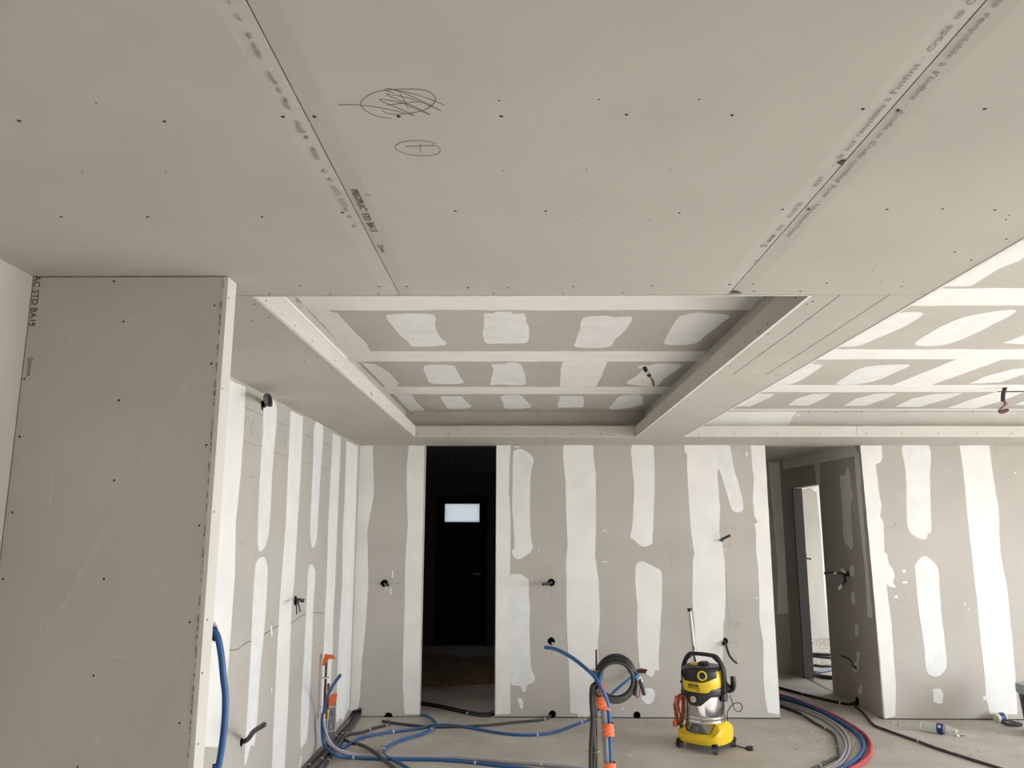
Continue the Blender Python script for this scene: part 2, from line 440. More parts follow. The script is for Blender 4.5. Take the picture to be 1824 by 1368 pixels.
# ---- dropped soffit: boards with tapered long edges
TH = 0.013
def ceil_board(x0, x1, y0, y1, taper=(0, 0), name='ceiling_board', z=CZ, m=BOARD, ytaper=False):
    # seen face at z; long edges thin by 1.6 mm over the last 50 mm where tapered
    xs = [(x0, 0.0030 if taper[0] else 0), (x0 + 0.05, 0), (x1 - 0.05, 0), (x1, 0.0030 if taper[1] else 0)]
    V = []; F = []
    for (x, dz) in xs: V += [(x, y0, z + dz), (x, y1, z + dz)]
    for (x, dz) in xs: V += [(x, y0, z + TH), (x, y1, z + TH)]
    for i in range(3):
        F.append((2 * i, 2 * i + 1, 2 * i + 3, 2 * i + 2)); F.append((8 + 2 * i, 8 + 2 * i + 2, 8 + 2 * i + 3, 8 + 2 * i + 1))
        F.append((2 * i, 2 * i + 2, 8 + 2 * i + 2, 8 + 2 * i)); F.append((2 * i + 1, 8 + 2 * i + 1, 8 + 2 * i + 3, 2 * i + 3))
    F += [(0, 8, 9, 1), (6, 7, 15, 14)]
    me = mesh(V, F); bm = bmesh.new(); bm.from_mesh(me); bmesh.ops.recalc_face_normals(bm, faces=bm.faces[:]); bm.to_mesh(me); bm.free()
    return link(name, me, m, ceiling)
XS1 = (onz(712, 525, CZ).x + onz(433, 0, CZ).x) / 2
XS2 = (onz(1310, 522, CZ).x + onz(1740, 0, CZ).x) / 2
g = 0.0016
nb_l = ceil_board(XN - 0.005, XS1 - g, -0.2, YT0 - 0.002, (0, 1))
nb_m = ceil_board(XS1 + g, XS2 - g, -0.2, YT0 - 0.002, (1, 1))
nb_r = ceil_board(XS2 + g, XB, -0.2, YT0 - 0.002, (1, 0))
for a, b in ((XN - 0.005, XS1 - g), (XS1 + g, XS2 - g), (XS2 + g, XB)): ceil_board(a, b, -2.2, -0.204, (1, 1))
ceil_board(XN - 0.005, XB, YREAR, -2.204); ceil_board(XB + .002, XE, YREAR, TRY0 - 0.002)
box('joint_backing', (XW, XB - 0.02, YREAR + .01, YT0 - 0.02, CZ + TH + 0.001, CZ + TH + 0.004), DARK, ceiling)
YS1 = onz(520, 669, CZ).y
sl_1 = ceil_board(XW, XL - 0.014, YT0 + 0.001, YS1 - 0.001)
sl_2 = ceil_board(XW, XL - 0.014, YS1 + 0.0005, YT1 - 0.001)
YS2 = onz(1310, 669, CZ).y
sr_1 = ceil_board(XR + 0.014, XB - 0.014, YT0 + 0.001, YS2 - 0.001)
sr_2 = ceil_board(XR + 0.014, XB - 0.014, YS2 + 0.0005, YT1 - 0.001)
XS3 = onz(972, 784, CZ).x
sb_1 = ceil_board(XW, XS3 - 0.0015, YT1 + 0.014, D - 0.001)
sb_2 = ceil_board(XS3 + 0.0015, XE, YT1 + 0.014, D - 0.001)
ceil_board(TRX + 0.014, XE, TRY0, YT1)
# raised tray ceilings
tray_c = box('tray_ceiling', (XL - SB - 0.02, XR + SB + 0.02, YT0 - SB - 0.02, YT1 + SB + 0.02, TZ, TZ + 0.02), BOARD, ceiling)
tray_r = box('tray_ceiling', (XB - 0.013 + 0.0, TRX + SB + 0.02, TRY0 - SB - 0.02, YT1 + SB + 0.02, TZ, TZ + 0.02), BOARD, ceiling)
# cove: lip boards, hidden ledge, set back fascia
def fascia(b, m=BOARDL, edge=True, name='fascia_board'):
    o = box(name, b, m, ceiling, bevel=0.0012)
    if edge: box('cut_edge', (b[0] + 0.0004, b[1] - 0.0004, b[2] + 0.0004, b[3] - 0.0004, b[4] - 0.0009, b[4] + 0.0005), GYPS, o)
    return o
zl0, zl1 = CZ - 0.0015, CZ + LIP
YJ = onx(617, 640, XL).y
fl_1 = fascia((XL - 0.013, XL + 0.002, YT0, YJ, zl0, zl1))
box('paper_edge', (XL - 0.012, XL + 0.0032, YT0 + 0.002, YJ - 0.002, zl1 - 0.006, zl1 + 0.001), mat('white_paper_edge', (0.86, 0.85, 0.83), 0.8), fl_1)
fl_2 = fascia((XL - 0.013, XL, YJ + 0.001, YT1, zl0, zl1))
YJ2 = onx(1265, 662, XR).y
fr_1 = fascia((XR, XR + 0.013, YT0, YJ2, zl0, zl1), BOARD); fr_2 = fascia((XR, XR + 0.013, YJ2 + 0.001, YT1, zl0, zl1), BOARD)
fb_1 = fascia((XL, XR, YT1, YT1 + 0.013, zl0, zl1), BOARD)
fascia((XL, XR, YT0 - 0.0015, YT0 + 0.006, zl0, zl1), BOARDL)
XJ3 = onz(1530, 777, CZ).x
fbr_1 = fascia((XB, XJ3 - 0.0008, YT1, YT1 + 0.013, zl0, zl1), BOARDL, False); fbr_2 = fascia((XJ3 + 0.0008, TRX, YT1, YT1 + 0.013, zl0, zl1), BOARDL, False)
fascia((XB - 0.013, XB, TRY0, YT1, zl0, TZ - 0.001), BOARDL); fascia((TRX, TRX + 0.013, TRY0, YT1, zl0, TZ), BOARD); fascia((XB, TRX, TRY0 - 0.013, TRY0, zl0, TZ), BOARD)
uz0 = CZ + 0.016
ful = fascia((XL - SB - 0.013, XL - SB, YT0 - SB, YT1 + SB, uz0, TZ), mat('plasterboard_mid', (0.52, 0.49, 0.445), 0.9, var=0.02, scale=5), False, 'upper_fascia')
fur = fascia((XR + SB, XR + SB + 0.013, YT0 - SB, YT1 + SB, uz0, TZ), BOARD, False, 'upper_fascia')
fub = fascia((XL - SB, XR + SB, YT1 + SB, YT1 + SB + 0.013, uz0, TZ), BOARD, False, 'upper_fascia')
fascia((XL - SB, XR + SB, YT0 - SB - 0.013, YT0 - SB, uz0, TZ), BOARD, False, 'upper_fascia')
fubr = fascia((XB, TRX + SB, YT1 + SB, YT1 + SB + 0.013, uz0, TZ), BOARDL, False, 'upper_fascia')
for k, bx_ in enumerate(((XL - SB, XL - 0.0135, YT0 - SB, YT1 + SB), (XR + 0.0135, XR + SB, YT0 - SB, YT1 + SB), (XL - 0.013, XR + 0.013, YT1 + 0.0135, YT1 + SB), (XL - 0.013, XR + 0.013, YT0 - SB, YT0 - 0.002), (XB, TRX + SB, YT1 + 0.0135, YT1 + SB))):
    box('cove_ledge', (*bx_, CZ + TH + 0.0005, CZ + TH + 0.012), BOARD, ceiling)

# ---- corridor, bright room and dark entry behind the back wall
CH = 2.52
YC1 = 9.95; YD0, YD1, DH = 8.70, 9.57, 2.17
wall_corr_r = struct('wall_corridor_right', [(D4, D4 + 0.1, D + 0.1, YD0, 0, SLAB), (D4, D4 + 0.1, YD1, YC1, 0, SLAB), (D4, D4 + 0.1, YD0, YD1, DH, SLAB)], BOARD, 'corridor side wall with a door opening to a bright room')
wall_corr_e = struct('wall_corridor_end', [(2.3, D4 + 0.1, YC1, YC1 + 0.1, 0, SLAB)], BOARD, 'end wall of the corridor behind the right doorway')
struct('wall_bright_far', [(D4, XE, 13.0, 13.1, 0.012, SLAB)], BOARD, 'far wall of the bright room seen through the corridor door')
struct('wall_bright_left', [(D4, D4 + 0.1, YC1 + 0.1, 13.1, 0, SLAB)], BOARD, 'left wall of the bright room past the corridor')
struct('ceiling_rooms', [(2.4, XE, D + 0.1, 13.0, CH, CH + 0.02)], BOARD, 'ceiling over the corridor and the bright room', 'ceiling')
struct('ceiling_entry', [(XW - 1.4, 2.4, D + 0.1, 12.0, CH, CH + 0.02)], ENTRYW, 'entry ceiling, coloured dark to read as unlit', 'ceiling')
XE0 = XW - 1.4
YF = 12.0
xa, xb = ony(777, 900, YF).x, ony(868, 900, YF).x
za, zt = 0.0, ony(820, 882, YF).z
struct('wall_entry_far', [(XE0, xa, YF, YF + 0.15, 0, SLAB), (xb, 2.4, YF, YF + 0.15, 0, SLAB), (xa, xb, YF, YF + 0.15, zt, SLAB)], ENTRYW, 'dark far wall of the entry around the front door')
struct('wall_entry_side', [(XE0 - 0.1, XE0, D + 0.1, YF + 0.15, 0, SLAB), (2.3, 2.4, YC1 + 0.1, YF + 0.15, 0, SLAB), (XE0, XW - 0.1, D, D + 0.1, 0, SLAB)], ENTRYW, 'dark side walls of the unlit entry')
p0, p1 = ony(792, 897, YF), ony(854, 930, YF)
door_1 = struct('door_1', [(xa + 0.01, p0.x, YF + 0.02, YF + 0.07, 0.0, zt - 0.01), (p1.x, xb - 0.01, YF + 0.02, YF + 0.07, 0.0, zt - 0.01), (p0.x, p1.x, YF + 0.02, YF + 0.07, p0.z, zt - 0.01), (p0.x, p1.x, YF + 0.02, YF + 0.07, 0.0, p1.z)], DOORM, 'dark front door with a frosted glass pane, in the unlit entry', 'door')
box('pane', (p0.x, p1.x, YF + 0.04, YF + 0.045, p1.z, p0.z), FROST, door_1)
rod('door_handle', (xb - 0.09, YF - 0.03, 1.03), (xb - 0.20, YF - 0.03, 1.03), 0.010, STEELG, door_1)
for i in range(3):
    f = (xa, xa + 0.04, YF - 0.005, YF + 0.02, 0, zt) if i == 0 else ((xb - 0.04, xb, YF - 0.005, YF + 0.02, 0, zt) if i == 1 else (xa + 0.04, xb - 0.04, YF - 0.005, YF + 0.02, zt - 0.04, zt))
    box('door_frame', f, DOORM, door_1)
# metal stud lining the far jamb of the corridor door, threshold strip
box('metal_jamb', (D4 - 0.004, D4 + 0.104, YD1 - 0.045, YD1 - 0.001, 0, DH), mat('dull_steel', (0.16, 0.17, 0.175), 0.6, 0.3), wall_corr_r)
rodth = box('threshold_strip', (D4 + 0.01, D4 + 0.05, YD0, YD1 - 0.05, 0, 0.004), STEELG, wall_corr_r)

# ================================================================== JOINT COMPOUND, traced on each surface
NY = (0, -1, 0); NX = (1, 0, 0); NXm = (-1, 0, 0); NZ = (0, 0, -1)
def wb(pts, parent, m=COMP, name='compound_patch', jit=0.003): return patch(name, [ony(a, b, D) for a, b in pts], NY, m, parent, jit=jit)
BAND = 'compound_band'
# short wall left of the dark doorway
wb([(640, 793.5)] + kD((972, 525), (978, 820), (945, 1000), (938, 1060)) + kE((1100, 150), (1080, 450), (1060, 650), (1045, 900), (1030, 975)) + [(622, 1268)], wall_back, COMP, BAND)
wb([(756, 793.5)] + [(746.6, 1273)] + kE((1340, 1010), (1330, 850), (1330, 700), (1340, 270), (1345, 0)) + kD((1185, 1000), (1178, 800), (1180, 640), (1190, 525)), wall_back, COMP, BAND)
wb(kE((1258, 60), (1265, 65), (1266, 105), (1256, 110)), wall_back, jit=0)
wb(kE((1243, 165), (1250, 175), (1255, 210), (1246, 218)), wall_back, jit=0)
# between the doorways
W = wall_back_m
wb([(884.6, 793.5)] + kA((107, 46), (100, 130), (95, 350), (105, 480), (103, 860), (100, 1144)) + kB((760, 300), (750, 600), (750, 940), (635, 942)), W, COMP, BAND)
wb(kA((130, 80), (160, 70), (195, 80), (250, 130), (238, 215), (230, 300), (232, 600), (245, 680), (240, 715), (205, 750), (160, 772), (125, 755), (115, 715), (130, 700), (125, 560), (115, 450), (118, 300), (120, 160), (122, 100)), W, COMP2)
wb(kA((105, 885), (130, 868), (165, 868), (205, 890), (222, 915), (220, 1000), (230, 1080)) + kB((905, 130), (900, 280), (915, 560), (940, 640), (940, 685), (885, 715), (875, 755), (850, 765), (825, 720), (770, 710), (755, 680), (740, 300), (735, 100)), W, COMP2)
wb(kB((805, 815), (835, 815), (855, 850), (850, 890), (840, 905), (825, 880)), W, COMP2, jit=0.001)
wb(kA((442, 46), (440, 130), (455, 270), (460, 500), (468, 690), (455, 830), (462, 900), (458, 1040)) + kB((1200, 300), (1215, 600), (1225, 930)) + kC((130, 870), (135, 900), (290, 897), (300, 400), (295, 300), (310, 150)) + kA((675, 1144), (670, 1040), (668, 920), (643, 750), (650, 600), (648, 220), (635, 130), (630, 46)), W, COMP, BAND)
wb(kA((880, 46), (1005, 46), (1018, 100), (1022, 300), (1010, 640), (1000, 675), (960, 692), (925, 680), (885, 645), (868, 628), (880, 560), (890, 400), (890, 300), (880, 180)), W, COMP)
wb(kA((905, 810), (945, 788), (990, 805), (1045, 835), (1068, 865), (1070, 1000), (1065, 1110)) + kC((790, 400), (795, 515), (760, 520), (750, 560), (720, 568), (690, 545), (660, 505), (635, 480), (620, 300), (615, 100)) + kA((910, 1130), (915, 1080), (905, 1000), (900, 880)), W, COMP)
wb(kC((655, 700), (690, 665), (740, 670), (758, 710), (750, 760), (715, 795), (680, 785), (655, 750)), W, COMP2)
wb(kA((1210, 46), (1215, 95), (1228, 100), (1232, 250), (1240, 400), (1255, 600), (1275, 740), (1265, 780), (1262, 1040)) + kC((1080, 150), (1090, 480), (1100, 860), (1310, 860), (1310, 450), (1315, 150)) + kA((1470, 1144), (1475, 1000), (1470, 800), (1455, 680), (1435, 600), (1440, 450), (1425, 250), (1417, 46)), W, COMP, BAND)
wb(kA((1412, 52), (1495, 50), (1510, 80), (1530, 200), (1560, 300), (1588, 450), (1525, 467), (1490, 380), (1440, 215), (1420, 190)), W, COMP2)
wb(kA((1635, 46), (1645, 190), (1655, 250), (1648, 400), (1660, 500), (1680, 540), (1658, 545), (1668, 600), (1670, 740), (1685, 850), (1690, 1040)) + kC((1605, 100), (1640, 300), (1640, 600), (1655, 750), (1675, 865), (1772, 880)) + [(1362.5, 793.5)], W, COMP, BAND)
wb(kA((1603, 90), (1612, 86), (1617, 110), (1606, 122)), W, COMP2, jit=0)
for q in (((695, 588), (718, 588), (718, 594), (695, 594)), ((690, 788), (722, 786), (722, 792), (692, 794)), ((280, 712), (290, 712), (290, 720), (280, 720)), ((1665, 1015), (1680, 1020), (1672, 1030)), ((126, 56), (170, 52), (170, 58), (128, 62)), ((1465, 700), (1478, 718), (1470, 720))): wb(kA(*q), W, COMP2, jit=0)
wb(kC((490, 830), (508, 826), (504, 838), (492, 842)), W, COMP2, jit=0)
# right of the right doorway
W = wall_back_r
wb([(1532, 793.5)] + kF((213, 56), (220, 150), (205, 190), (170, 200), (185, 320), (200, 450), (215, 520), (205, 600), (230, 650), (235, 870), (255, 880), (270, 960), (295, 990), (315, 1050), (300, 1100), (325, 1140), (280, 1135), (250, 1110), (262, 1200)) + kG((915, 50), (935, 200), (950, 450), (965, 600), (960, 810), (893, 830)), W, COMP, BAND)
wb(kF((380, 56), (575, 56), (582, 300), (588, 500), (592, 710), (570, 725), (555, 770), (520, 772), (470, 750), (430, 715), (410, 650), (405, 500), (400, 300), (390, 200)), W, COMP2)
wb(kF((545, 898), (610, 945), (648, 1010), (655, 1150), (668, 1280)) + kG((1265, 90), (1290, 300), (1305, 450), (1290, 510), (1245, 545), (1190, 535), (1165, 490), (1150, 330), (1120, 130), (1105, 0)) + kF((480, 1150), (470, 1000), (470, 965), (500, 925)), W, COMP2)
wb(kG((1210, 630), (1260, 630), (1282, 660), (1275, 725), (1250, 728), (1215, 715)), W, COMP2)
wb(kF((808, 56), (830, 200), (850, 370), (865, 560), (895, 830), (910, 960), (930, 1150)) + kG((1505, 0), (1530, 280), (1555, 500), (1570, 700), (1595, 800), (1780, 800), (1765, 520), (1740, 250), (1715, 0)) + kF((1165, 1100), (1135, 960), (1125, 900), (1112, 750), (1108, 550), (1090, 450), (1060, 250), (1035, 56)), W, COMP, BAND)
wb(kG((1548, 680), (1570, 675), (1572, 702), (1550, 705)), W, COMP2, jit=0)
for q in (((1225, 262), (1240, 258), (1242, 268), (1230, 275)), ((370, 1010), (395, 1000), (400, 1025), (380, 1030)), ((372, 1095), (410, 1090), (408, 1110), (375, 1108)), ((310, 1205), (335, 1195), (338, 1218), (315, 1220)), ((840, 1265), (855, 1255), (850, 1285)), ((872, 1295), (888, 1310), (878, 1312))): wb(kF(*q), W, COMP2, jit=0)
# beyond the picture edge the same rhythm goes on
for x in (4.95, 6.15):
    patch(BAND, [(x, D, 0.06), (x + 0.3, D, 0.06), (x + 0.31, D, CZ - 0.004), (x - 0.01, D, CZ - 0.004)], NY, COMP, W)
# left wall
def wl(pts, m=COMP, name='compound_patch', jit=0.004): return patch(name, [onx(a, b, XW) for a, b in pts], NX, m, wall_left, jit=jit)
def clampz(pts): return pts
wl(kD((195, 168), (185, 400), (165, 700), (135, 1000), (130, 1300)) + kE((190, 450), (175, 650), (150, 900)) + [(398, 1330), (340, 1330), (400, 672)], COMP, BAND)
wl(kD((310, 240), (380, 272), (378, 450), (360, 650), (345, 950), (335, 1070), (325, 1100), (310, 1150), (275, 1160), (270, 1000), (280, 750), (300, 450)), COMP2)
wl(kD((260, 1240), (285, 1208), (315, 1215), (330, 1290)) + kE((430, 100), (425, 250), (410, 450), (385, 700), (350, 1180), (320, 1220), (290, 1335), (278, 1310), (300, 950), (320, 600), (335, 250), (350, 50)), COMP2)
wl(kD((470, 312), (545, 352), (530, 700), (515, 950), (490, 1368)) + kE((590, 300), (580, 600), (570, 900), (545, 1368), (460, 1368), (478, 950), (495, 600), (510, 300)) + kD((412, 1368), (440, 1000), (455, 630)), COMP, BAND)
wl(kD((618, 392), (668, 414), (655, 650), (640, 900), (630, 1080), (615, 1140), (600, 1140), (590, 1060), (595, 900), (608, 600)), COMP2)
wl(kE((720, 15), (745, 50), (748, 110), (735, 300), (725, 600), (710, 900), (695, 1160), (665, 1220), (650, 1215), (658, 900), (675, 600), (690, 300), (700, 80)), COMP2)
wl(kD((728, 450), (775, 475), (770, 650), (755, 1000), (742, 1368)) + kE((870, 300), (862, 600), (850, 800), (838, 1030), (785, 1080), (803, 600), (815, 300)) + kD((690, 1368), (700, 1000), (715, 700)), COMP, BAND)
wl(kD((810, 496), (880, 530)) + [(622, 1262)] + kE((960, 990), (935, 1050), (910, 1040), (890, 1075), (885, 1000), (905, 500)) + kD((785, 1368), (788, 1050), (800, 850)), COMP, BAND)
wl(kE((655, 1285), (663, 1290), (645, 1368), (635, 1365)), COMP2, jit=0.001)
wl(kE((452, 430), (460, 425), (466, 495), (458, 500)), COMP2, jit=0)
wl(kE((455, 835), (462, 835), (462, 868), (456, 866)), COMP2, jit=0)

# tray ceiling
def tc_(pts, m=COMP, name='compound_patch', par=None, jit=0.004): return patch(name, [onz(a, b, TZ) for a, b in pts], NZ, m, par or tray_c, jit=jit)
xtl, xtr = XL - SB + 0.001, XR + SB - 0.001
def row(y0, y1, par=None, x0=None, x1=None):
    # a jointing band running across the ceiling between two picture heights
    ya, yb = onz(900, y0, TZ).y, onz(900, y1, TZ).y
    return patch(BAND, [(x0 or xtl, ya, TZ), (x1 or xtr, ya, TZ), (x1 or xtr, yb, TZ), (x0 or xtl, yb, TZ)], NZ, COMP, par or tray_c, jit=0.012, sub=0.05)
row(518, 552); row(625.5, 643.5); row(689, 701.5)
tc_([(522, 520), (588, 555), (600, 558), (616, 575), (654, 614), (660, 626), (644, 646), (625, 636), (600, 605)], COMP, BAND)
tc_([(644, 646), (668, 649), (693, 664), (710, 683), (706, 689), (690, 692)], COMP)
tc_([(700, 700), (735, 704), (741, 716), (757, 731), (730, 732)], COMP)
tc_(kJ((920, 655), (905, 720), (900, 858), (1195, 858), (1240, 770), (1285, 652)), COMP, BAND)
tc_(kI((1180, 290), (1195, 275), (1390, 262), (1530, 270), (1572, 295), (1575, 360), (1610, 460), (1660, 520), (1400, 533), (1360, 500), (1285, 435), (1215, 355)), COMP2)
tc_(kJ((285, 265), (365, 262), (370, 250), (440, 248), (500, 252), (525, 268), (612, 268), (630, 340), (648, 380), (640, 490), (560, 508), (420, 508), (288, 495), (285, 300)), COMP2)
tc_(kJ((1090, 300), (1265, 283), (1340, 295), (1485, 295), (1440, 390), (1345, 480), (1312, 530), (1200, 545), (1030, 538), (1025, 500), (1060, 400)), COMP2)
tc_(kK((525, 280), (650, 258), (800, 265), (912, 285), (850, 340), (720, 440), (630, 508), (480, 520), (382, 505), (425, 400), (490, 300)), COMP2)
tc_(kI((1490, 690), (1700, 688), (1740, 710), (1780, 790), (1795, 832), (1600, 838), (1530, 825), (1505, 780)), COMP2)
tc_(kJ((345, 682), (440, 675), (490, 660), (570, 672), (598, 710), (620, 790), (615, 840), (520, 848), (430, 840), (340, 845), (338, 820), (358, 720)), COMP2)
tc_(kK((275, 680), (515, 680), (490, 715), (370, 800), (300, 858), (80, 835), (150, 775)), COMP2)
tc_([(785, 707), (800, 706), (821, 706), (831, 716), (838, 726), (800, 728), (793, 720)], COMP2)
tc_(kJ((420, 938), (520, 928), (580, 932), (630, 980), (662, 1025), (580, 1038), (455, 1035), (445, 1000)), COMP2)
tc_(kJ((900, 935), (1085, 935), (1097, 975), (1090, 1028), (880, 1030), (890, 980)), COMP2)
tc_(kJ((1380, 940), (1470, 928), (1560, 932), (1572, 965), (1560, 1005), (1470, 1030), (1340, 1045), (1298, 1032), (1330, 1000)), COMP2)
# right tray ceiling
R_ = tray_r
X0r, X1r = XB + 0.001, TRX + SB - 0.001
row(514.6, 545, R_, X0r, X1r); row(622.5, 640, R_, X0r, X1r); row(685.7, 698, R_, X0r, X1r)
row(728, 731.5, R_, X0r, X1r)
def tr_(pts, m=COMP2, name='compound_patch'): return tc_(kL(*pts), m, name, tray_r)
tr_(((1500, 245), (1824, 60), (1824, 170), (1690, 230), (1580, 300), (1530, 320), (1380, 318), (1400, 300)))
tr_(((1150, 465), (1300, 462), (1200, 530), (1060, 590), (960, 630), (850, 632), (900, 600), (1000, 545)))
tr_(((1255, 625), (1330, 565), (1480, 490), (1640, 455), (1765, 443), (1765, 465), (1620, 540), (1490, 600), (1390, 628)))
tr_(((1715, 615), (1824, 575), (1950, 555), (1900, 600), (1824, 622)))
tr_(((640, 730), (760, 728), (770, 738), (720, 775), (640, 820), (590, 832), (520, 832), (580, 790)))
tr_(((845, 830), (890, 795), (1000, 740), (1225, 730), (1150, 770), (1040, 815), (940, 832)))
tr_(((1140, 835), (1470, 700), (1715, 700), (1340, 835)), COMP, BAND)
tr_(((1535, 828), (1620, 790), (1760, 752), (1900, 744), (1824, 778), (1700, 820)))
tr_(((320, 947), (400, 900), (430, 880), (528, 880), (500, 900), (400, 945)))
tr_(((597, 940), (640, 905), (720, 882), (818, 880), (780, 905), (700, 942)))
tr_(((885, 942), (950, 905), (1050, 880), (1158, 878), (1120, 900), (1000, 942)))
tr_(((1155, 948), (1240, 905), (1350, 882), (1505, 877), (1430, 905), (1280, 948)))
tr_(((1420, 955), (1560, 905), (1690, 866), (1840, 866), (1700, 920), (1575, 955)), COMP, BAND)
tr_(((1770, 938), (1824, 918), (1950, 885), (2100, 880), (1990, 910), (1880, 940)))
for (xx, yy, ww, ll) in ((4.0, 2.2, .28, .5), (5.2, 2.2, .28, .5), (3.0, 1.2, .3, .5), (4.4, 1.0, .3, .5), (5.4, 3.6, .28, .5), (5.4, 5.2, .28, .5)):
    patch('compound_patch', [(xx, yy, TZ), (xx + ww, yy + .02, TZ), (xx + ww - .03, yy + ll, TZ), (xx + .02, yy + ll - .03, TZ)], NZ, COMP2, tray_r)
patch('compound_patch', [ony(a, b, YT1 + SB) for a, b in kL((190, 955), (600, 962), (640, 970), (620, 1000), (600, 1038), (560, 1060), (190, 1060))], NY, COMP, fubr)
patch('compound_patch', [ony(a, b, YT1 + SB) for a, b in kL((640, 986), (658, 988), (655, 996), (641, 996))], NY, COMP, fubr, jit=0)
# corridor walls
def wc(pts, m=COMP2, name='compound_patch'): return patch(name, [onx(a, b, D4) for a, b in pts], NXm, m, wall_corr_r)
wc(kH((725, 220), (745, 280), (755, 400), (770, 430), (750, 520), (758, 700), (768, 790), (755, 850), (735, 830), (695, 760), (690, 600), (680, 450), (668, 300), (690, 285), (710, 280)))
wc(kH((765, 965), (780, 1000), (775, 1055), (745, 1050), (740, 1000)))
wc(kH((755, 1175), (778, 1175), (785, 1265), (765, 1270), (752, 1230)))
wc(kH((240, 240), (515, 190), (775, 140), (780, 62), (560, 66), (230, 170)), COMP, BAND)
wc(kH((772, 66), (790, 300), (820, 650), (860, 1000), (880, 1368), (915, 1368), (870, 900), (810, 120)), COMP, BAND)
wc(kH((475, 200), (515, 192), (518, 352), (490, 356)), COMP, BAND)
wc(kG((690, 195), (712, 200), (710, 280), (690, 270))); wc(kG((725, 595), (742, 620), (730, 675), (710, 650)))
wc(kG((700, 385), (722, 385), (715, 470), (712, 500), (700, 525), (680, 510), (675, 470), (700, 440)))
patch(BAND, [ony(a, b, YC1) for a, b in kH((120, 185), (205, 185), (245, 800), (275, 1340), (190, 1340), (195, 1000), (150, 500))], NY, COMP, wall_corr_e)
patch(BAND, [ony(a, b, 13.0) for a, b in kH((480, 360), (540, 360), (600, 1360), (575, 1360), (555, 1250), (530, 860), (520, 700), (490, 420))], NY, COMP, bpy.data.objects['wall_bright_far'])
patch(BAND, [ony(a, b, 13.0) for a, b in kH((330, 372), (500, 360), (500, 392), (480, 410), (440, 380), (345, 400), (360, 700), (340, 700))], NY, COMP, bpy.data.objects['wall_bright_far'])

# ================================================================== SCREWS
def scr(pts, f, n, par, r=0.0042):
    for a, b in pts: screw(f(a, b), n, par, r)
fz = lambda a, b: onz(a, b, CZ)
scr([(34, 215), (293, 216), (504, 208), (109, 386), (263, 386), (467, 386), (610, 379)] + kS((340, 1135), (985, 1140), (90, 1200), (587, 1200), (975, 1200)), fz, NZ, nb_l)
scr([(560, 208), (710, 207), (893, 207), (1116, 204), (1304, 205), (1537, 194), (811, 376), (972, 376), (1210, 379), (1394, 373)] + kS((1204, 1141), (1705, 1152)) + kJ((152, 55), (475, 55), (1010, 47), (1650, 43), (360, 103), (925, 102), (1415, 98)) + kL((290, 312)), fz, NZ, nb_m)
scr([(1600, 197), (1754, 194), (1440, 373), (1580, 373), (1679, 372), (1772, 374)] + kL((412, 310), (797, 305), (1188, 322), (1464, 143), (1551, 184), (1732, 75), (418, 348), (660, 348)), fz, NZ, nb_r)
scr([(1797, 383), (1792, 391)] + kL((1195, 298), (1035, 239), (1007, 267), (1080, 297)), fz, NZ, nb_r, 0.0022)
scr([(171, 183), (147, 307), (295, 307), (450, 488)], fz, NZ, nb_l, 0.0018)
scr([(889, 179), (1067, 177), (1245, 177), (896, 304), (1045, 302), (1194, 302)] + [(902, 394), (1029, 393), (1158, 392)], fz, NZ, nb_m, 0.0018)
for p in kK((1538, 190), (1585, 168), (1222, 433), (1412, 418), (1549, 312), (1272, 520), (1053, 682), (960, 755), (915, 690), (842, 743), (990, 626), (1060, 552), (1575, 530), (1475, 597), (1357, 668), (1218, 755), (820, 860), (902, 797), (700, 858), (632, 905), (573, 957), (710, 940), (1058, 868), (1162, 797), (935, 948), (1068, 922), (1412, 712), (512, 1087), (505, 1018), (628, 990), (405, 1167), (1150, 606)):
    q = fz(*p); screw(q, NZ, sr_1 if q.y < YS2 else sr_2)
for p in kI((105, 192), (222, 298), (86, 325), (335, 393), (227, 455), (340, 543), (613, 618), (540, 547), (515, 655), (727, 710), (783, 750), (827, 795), (710, 808), (537, 780), (20, 785), (55, 778), (400, 775), (630, 750), (780, 868), (850, 910)):
    q = fz(*p); screw(q, NZ, sl_1 if q.y < YS1 else sl_2)
fx = lambda X: (lambda a, b: onx(a, b, X))
scr(kI((198, 163), (330, 275), (435, 365), (575, 490), (757, 647), (832, 707)), fx(XL + 0.003), NX, fl_1)
scr(kI((887, 760), (955, 818), (1003, 835), (1105, 945), (1175, 1015), (1240, 1075)), fx(XL), NX, fl_2)
scr(kI((475, 215), (622, 365), (718, 447), (790, 520), (895, 625), (978, 707), (1062, 790), (1135, 860)), fx(XL - SB), NX, ful)
scr(kK((1450, 135), (1219, 348), (1138, 412), (1033, 495), (892, 615), (787, 698)), fx(XR), NXm, fr_1)
scr(kK((733, 747), (652, 808), (587, 870), (516, 938)), fx(XR), NXm, fr_2)
scr(kK((1200, 140), (1052, 280), (913, 412), (815, 510), (718, 603), (650, 663), (597, 720), (528, 793)), fx(XR + SB), NXm, fur)
fy = lambda Y: (lambda a, b: ony(a, b, Y))
scr(kJ((170, 1248), (490, 1246), (687, 1248), (1005, 1248), (1230, 1243), (1505, 1243)) + kI((1420, 1248), (1680, 1247)), fy(YT1), NY, fb_1, 0.005)
scr(kJ((208, 1078), (485, 1072), (713, 1073), (1075, 1072), (1375, 1077)) + kI((1385, 1075), (1605, 1075)), fy(YT1 + SB), NY, fub, 0.005)
scr(kL((133, 1092), (317, 1090), (538, 1087), (760, 1090), (940, 1086)), fy(YT1), NY, fbr_1, 0.005)
scr(kL((1004, 1088), (1188, 1087), (1377, 1089), (1580, 1088), (1760, 1088)), fy(YT1), NY, fbr_2, 0.005)
